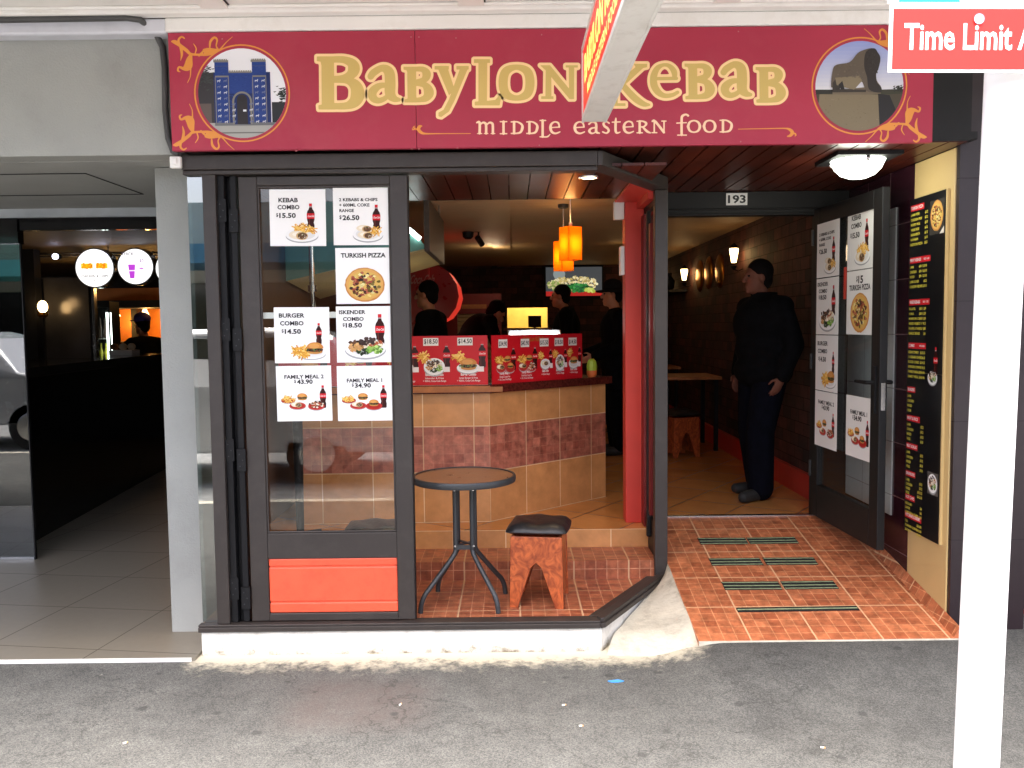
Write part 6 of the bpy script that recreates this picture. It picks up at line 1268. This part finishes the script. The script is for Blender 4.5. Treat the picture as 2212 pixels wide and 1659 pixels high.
# ------------------------------------------------------------------ small things on the footpath
o = MB().prism([(.425, 3.845), (.475, 3.858), (.50, 3.842), (.47, 3.83), (.44, 3.832)], -.0345, -.0305).build('plastic_scrap', mat('blue_plastic', srgb(70, 150, 220), .4)); tag(o, 'bright blue plastic scrap lying on the asphalt footpath', 'litter')
for x, y, a, lab in ((.208, 3.596, .3, 'white cigarette butt on the asphalt nearest below the blue scrap'), (.266, 3.402, .1, 'cream cigarette butt on the asphalt, the one lowest in the middle'), (-.50, 3.62, 1.2, 'pale cigarette butt on the reddish patch of asphalt'), (-1.55, 3.30, .6, 'white cigarette butt on the asphalt in front of the left shop'), (-1.02, 3.02, .9, 'white cigarette butt near the bottom edge of the view'), (1.18, 3.2, -.4, 'pale cigarette butt on the asphalt in front of the ramp')):
    t = thing('cigarette_butt', lab, 'litter', (x, y, -.035), 'cigarette butts on the footpath'); d = Vector((math.cos(a), math.sin(a), 0)); c0 = Vector((x, y, -.0305))
    MB().tube([c0-d*.008, c0+d*.004], .0035, 8).build('paper', mat('butt_paper', (.75, .73, .68), .8), t); MB().tube([c0+d*.0042, c0+d*.010], .0036, 8).build('filter', mat('butt_filter', srgb(196, 150, 100), .8), t)

# ------------------------------------------------------------------ the other side of the street (seen mirrored in the glass)
def car(x, y, col, lab, flip=1):
    t = thing('parked_car', lab, 'car', (x, y, -.16)); cp = mat('car_paint', col, .25, metal=.3, var=.03, coat=.8)
    pr = [(-2.25, .35), (-2.3, .75), (-2.2, 1.0), (-1.9, 1.12), (-1.55, 1.68), (-.9, 1.78), (.3, 1.76), (.75, 1.66), (1.25, 1.16), (2.05, 1.0), (2.28, .78), (2.28, .38)]
    sec = lambda p: (x+p[0]*flip, -.16+p[1])
    s = MB(); n = len(pr); rows = []
    for yy, kk, ins in ((-.9, 0, 1), (-.78, .0, 0), (.78, .0, 0), (.9, 0, 1)):
        rows.append([(sec(p)[0], y+(yy if p[1] < 1.2 else yy*.8), sec(p)[1]-(.05 if ins and p[1] > 1.2 else 0)) for p in pr])
    vs_ = [q for r_ in rows for q in r_]; fs = [(a*n+i, a*n+(i+1) % n, (a+1)*n+(i+1) % n, (a+1)*n+i) for a in range(3) for i in range(n)]+[tuple(range(n)), tuple(range(4*n-1, 3*n-1, -1))]
    s.add(vs_, fs); s.build('body', cp, t, bevel=.03)
    gm = mat('car_window', (.01, .012, .014), .05)
    for sg in (-1, 1):
        for a, b_ in ((-1.5, -.45), (-.38, .55)):
            s = MB(); yy = lambda z: y+sg*(.915 if z < 1.2 else .745); s.add([(x+a*flip, y+sg*.83, 1.0), (x+b_*flip+(.3 if b_ > 0 else 0)*flip, y+sg*.83, 1.0), (x+b_*flip, y+sg*.74, 1.5), (x+(a+.12)*flip, y+sg*.74, 1.5), (x+a*flip, y+sg*.86, 1.0), (x+b_*flip+(.3 if b_ > 0 else 0)*flip, y+sg*.86, 1.0), (x+b_*flip, y+sg*.76, 1.5), (x+(a+.12)*flip, y+sg*.76, 1.5)], [(0, 1, 2, 3), (4, 5, 6, 7), (0, 1, 5, 4), (1, 2, 6, 5), (2, 3, 7, 6), (3, 0, 4, 7)]); s.build('side_window', gm, t)
        for wx in (-1.38, 1.42):
            w_ = MB().lathe((x+wx*flip, y+sg*.80, .18), [(.34, -.1), (.35, -.08), (.35, .08), (.34, .1)], 28, 'y').build('tyre', M['rubber'], t, smooth=True); MB().lathe((x+wx*flip, y+sg*.80, .18), [(.20, -.115), (.21, -.108), (.21, .108), (.2, .115)], 20, 'y').build('rim', M['steel'], t)
    for sg in (-1, 1): MB().ball((x+2.2*flip, y+sg*.62, .62), .08, .18, .09).build('headlight', M['steel'], t, smooth=True)
    return t
car(-8.6, -1.6, (.55, .57, .6), 'silver car parked at the kerb, mirrored in the tinted glass', 1); car(-3.6, -2.0, (.75, .76, .76), 'white car parked at the kerb, mirrored in the narrow side glass', -1)
def facade(x0, x1, h, col, wins, lab, aw):
    t = thing('street_building', lab, 'building', ((x0+x1)/2, -13, 0)); MB().box(x0, x1, -20, -12, -.1, h).build('wall', mat('far_wall', col, .8, var=.1, scale=1), t)
    for (wx, wz) in wins: f_ = MB().box(wx-.7, wx+.7, -12, -11.92, wz, wz+1.6).build('window', M['white'], t); MB().box(wx-.6, wx+.6, -11.919, -11.9, wz+.1, wz+1.5).build('pane', M['blackgloss'], f_)
    MB().box(x0+.2, x1-.2, -11.98, -9.6, 3.0, 3.4).build('awning', aw, t); MB().box(x0+.3, x1-.3, -11.999, -11.95, .2, 2.7).build('shop_window', M['blackgloss'], t)
facade(-24, -11, 4.6, srgb(150, 146, 132), [], 'stone coloured building across the street with teal awning', mat('teal_awning', srgb(90, 180, 176), .6))
facade(-10.9, 0, 4.6, srgb(190, 184, 170), [], 'cream building across the street with blue awning', mat('blue_awning', srgb(60, 120, 150), .6))
facade(.1, 14, 4.6, srgb(140, 120, 106), [], 'brown building across the street with white awning', M['white'])
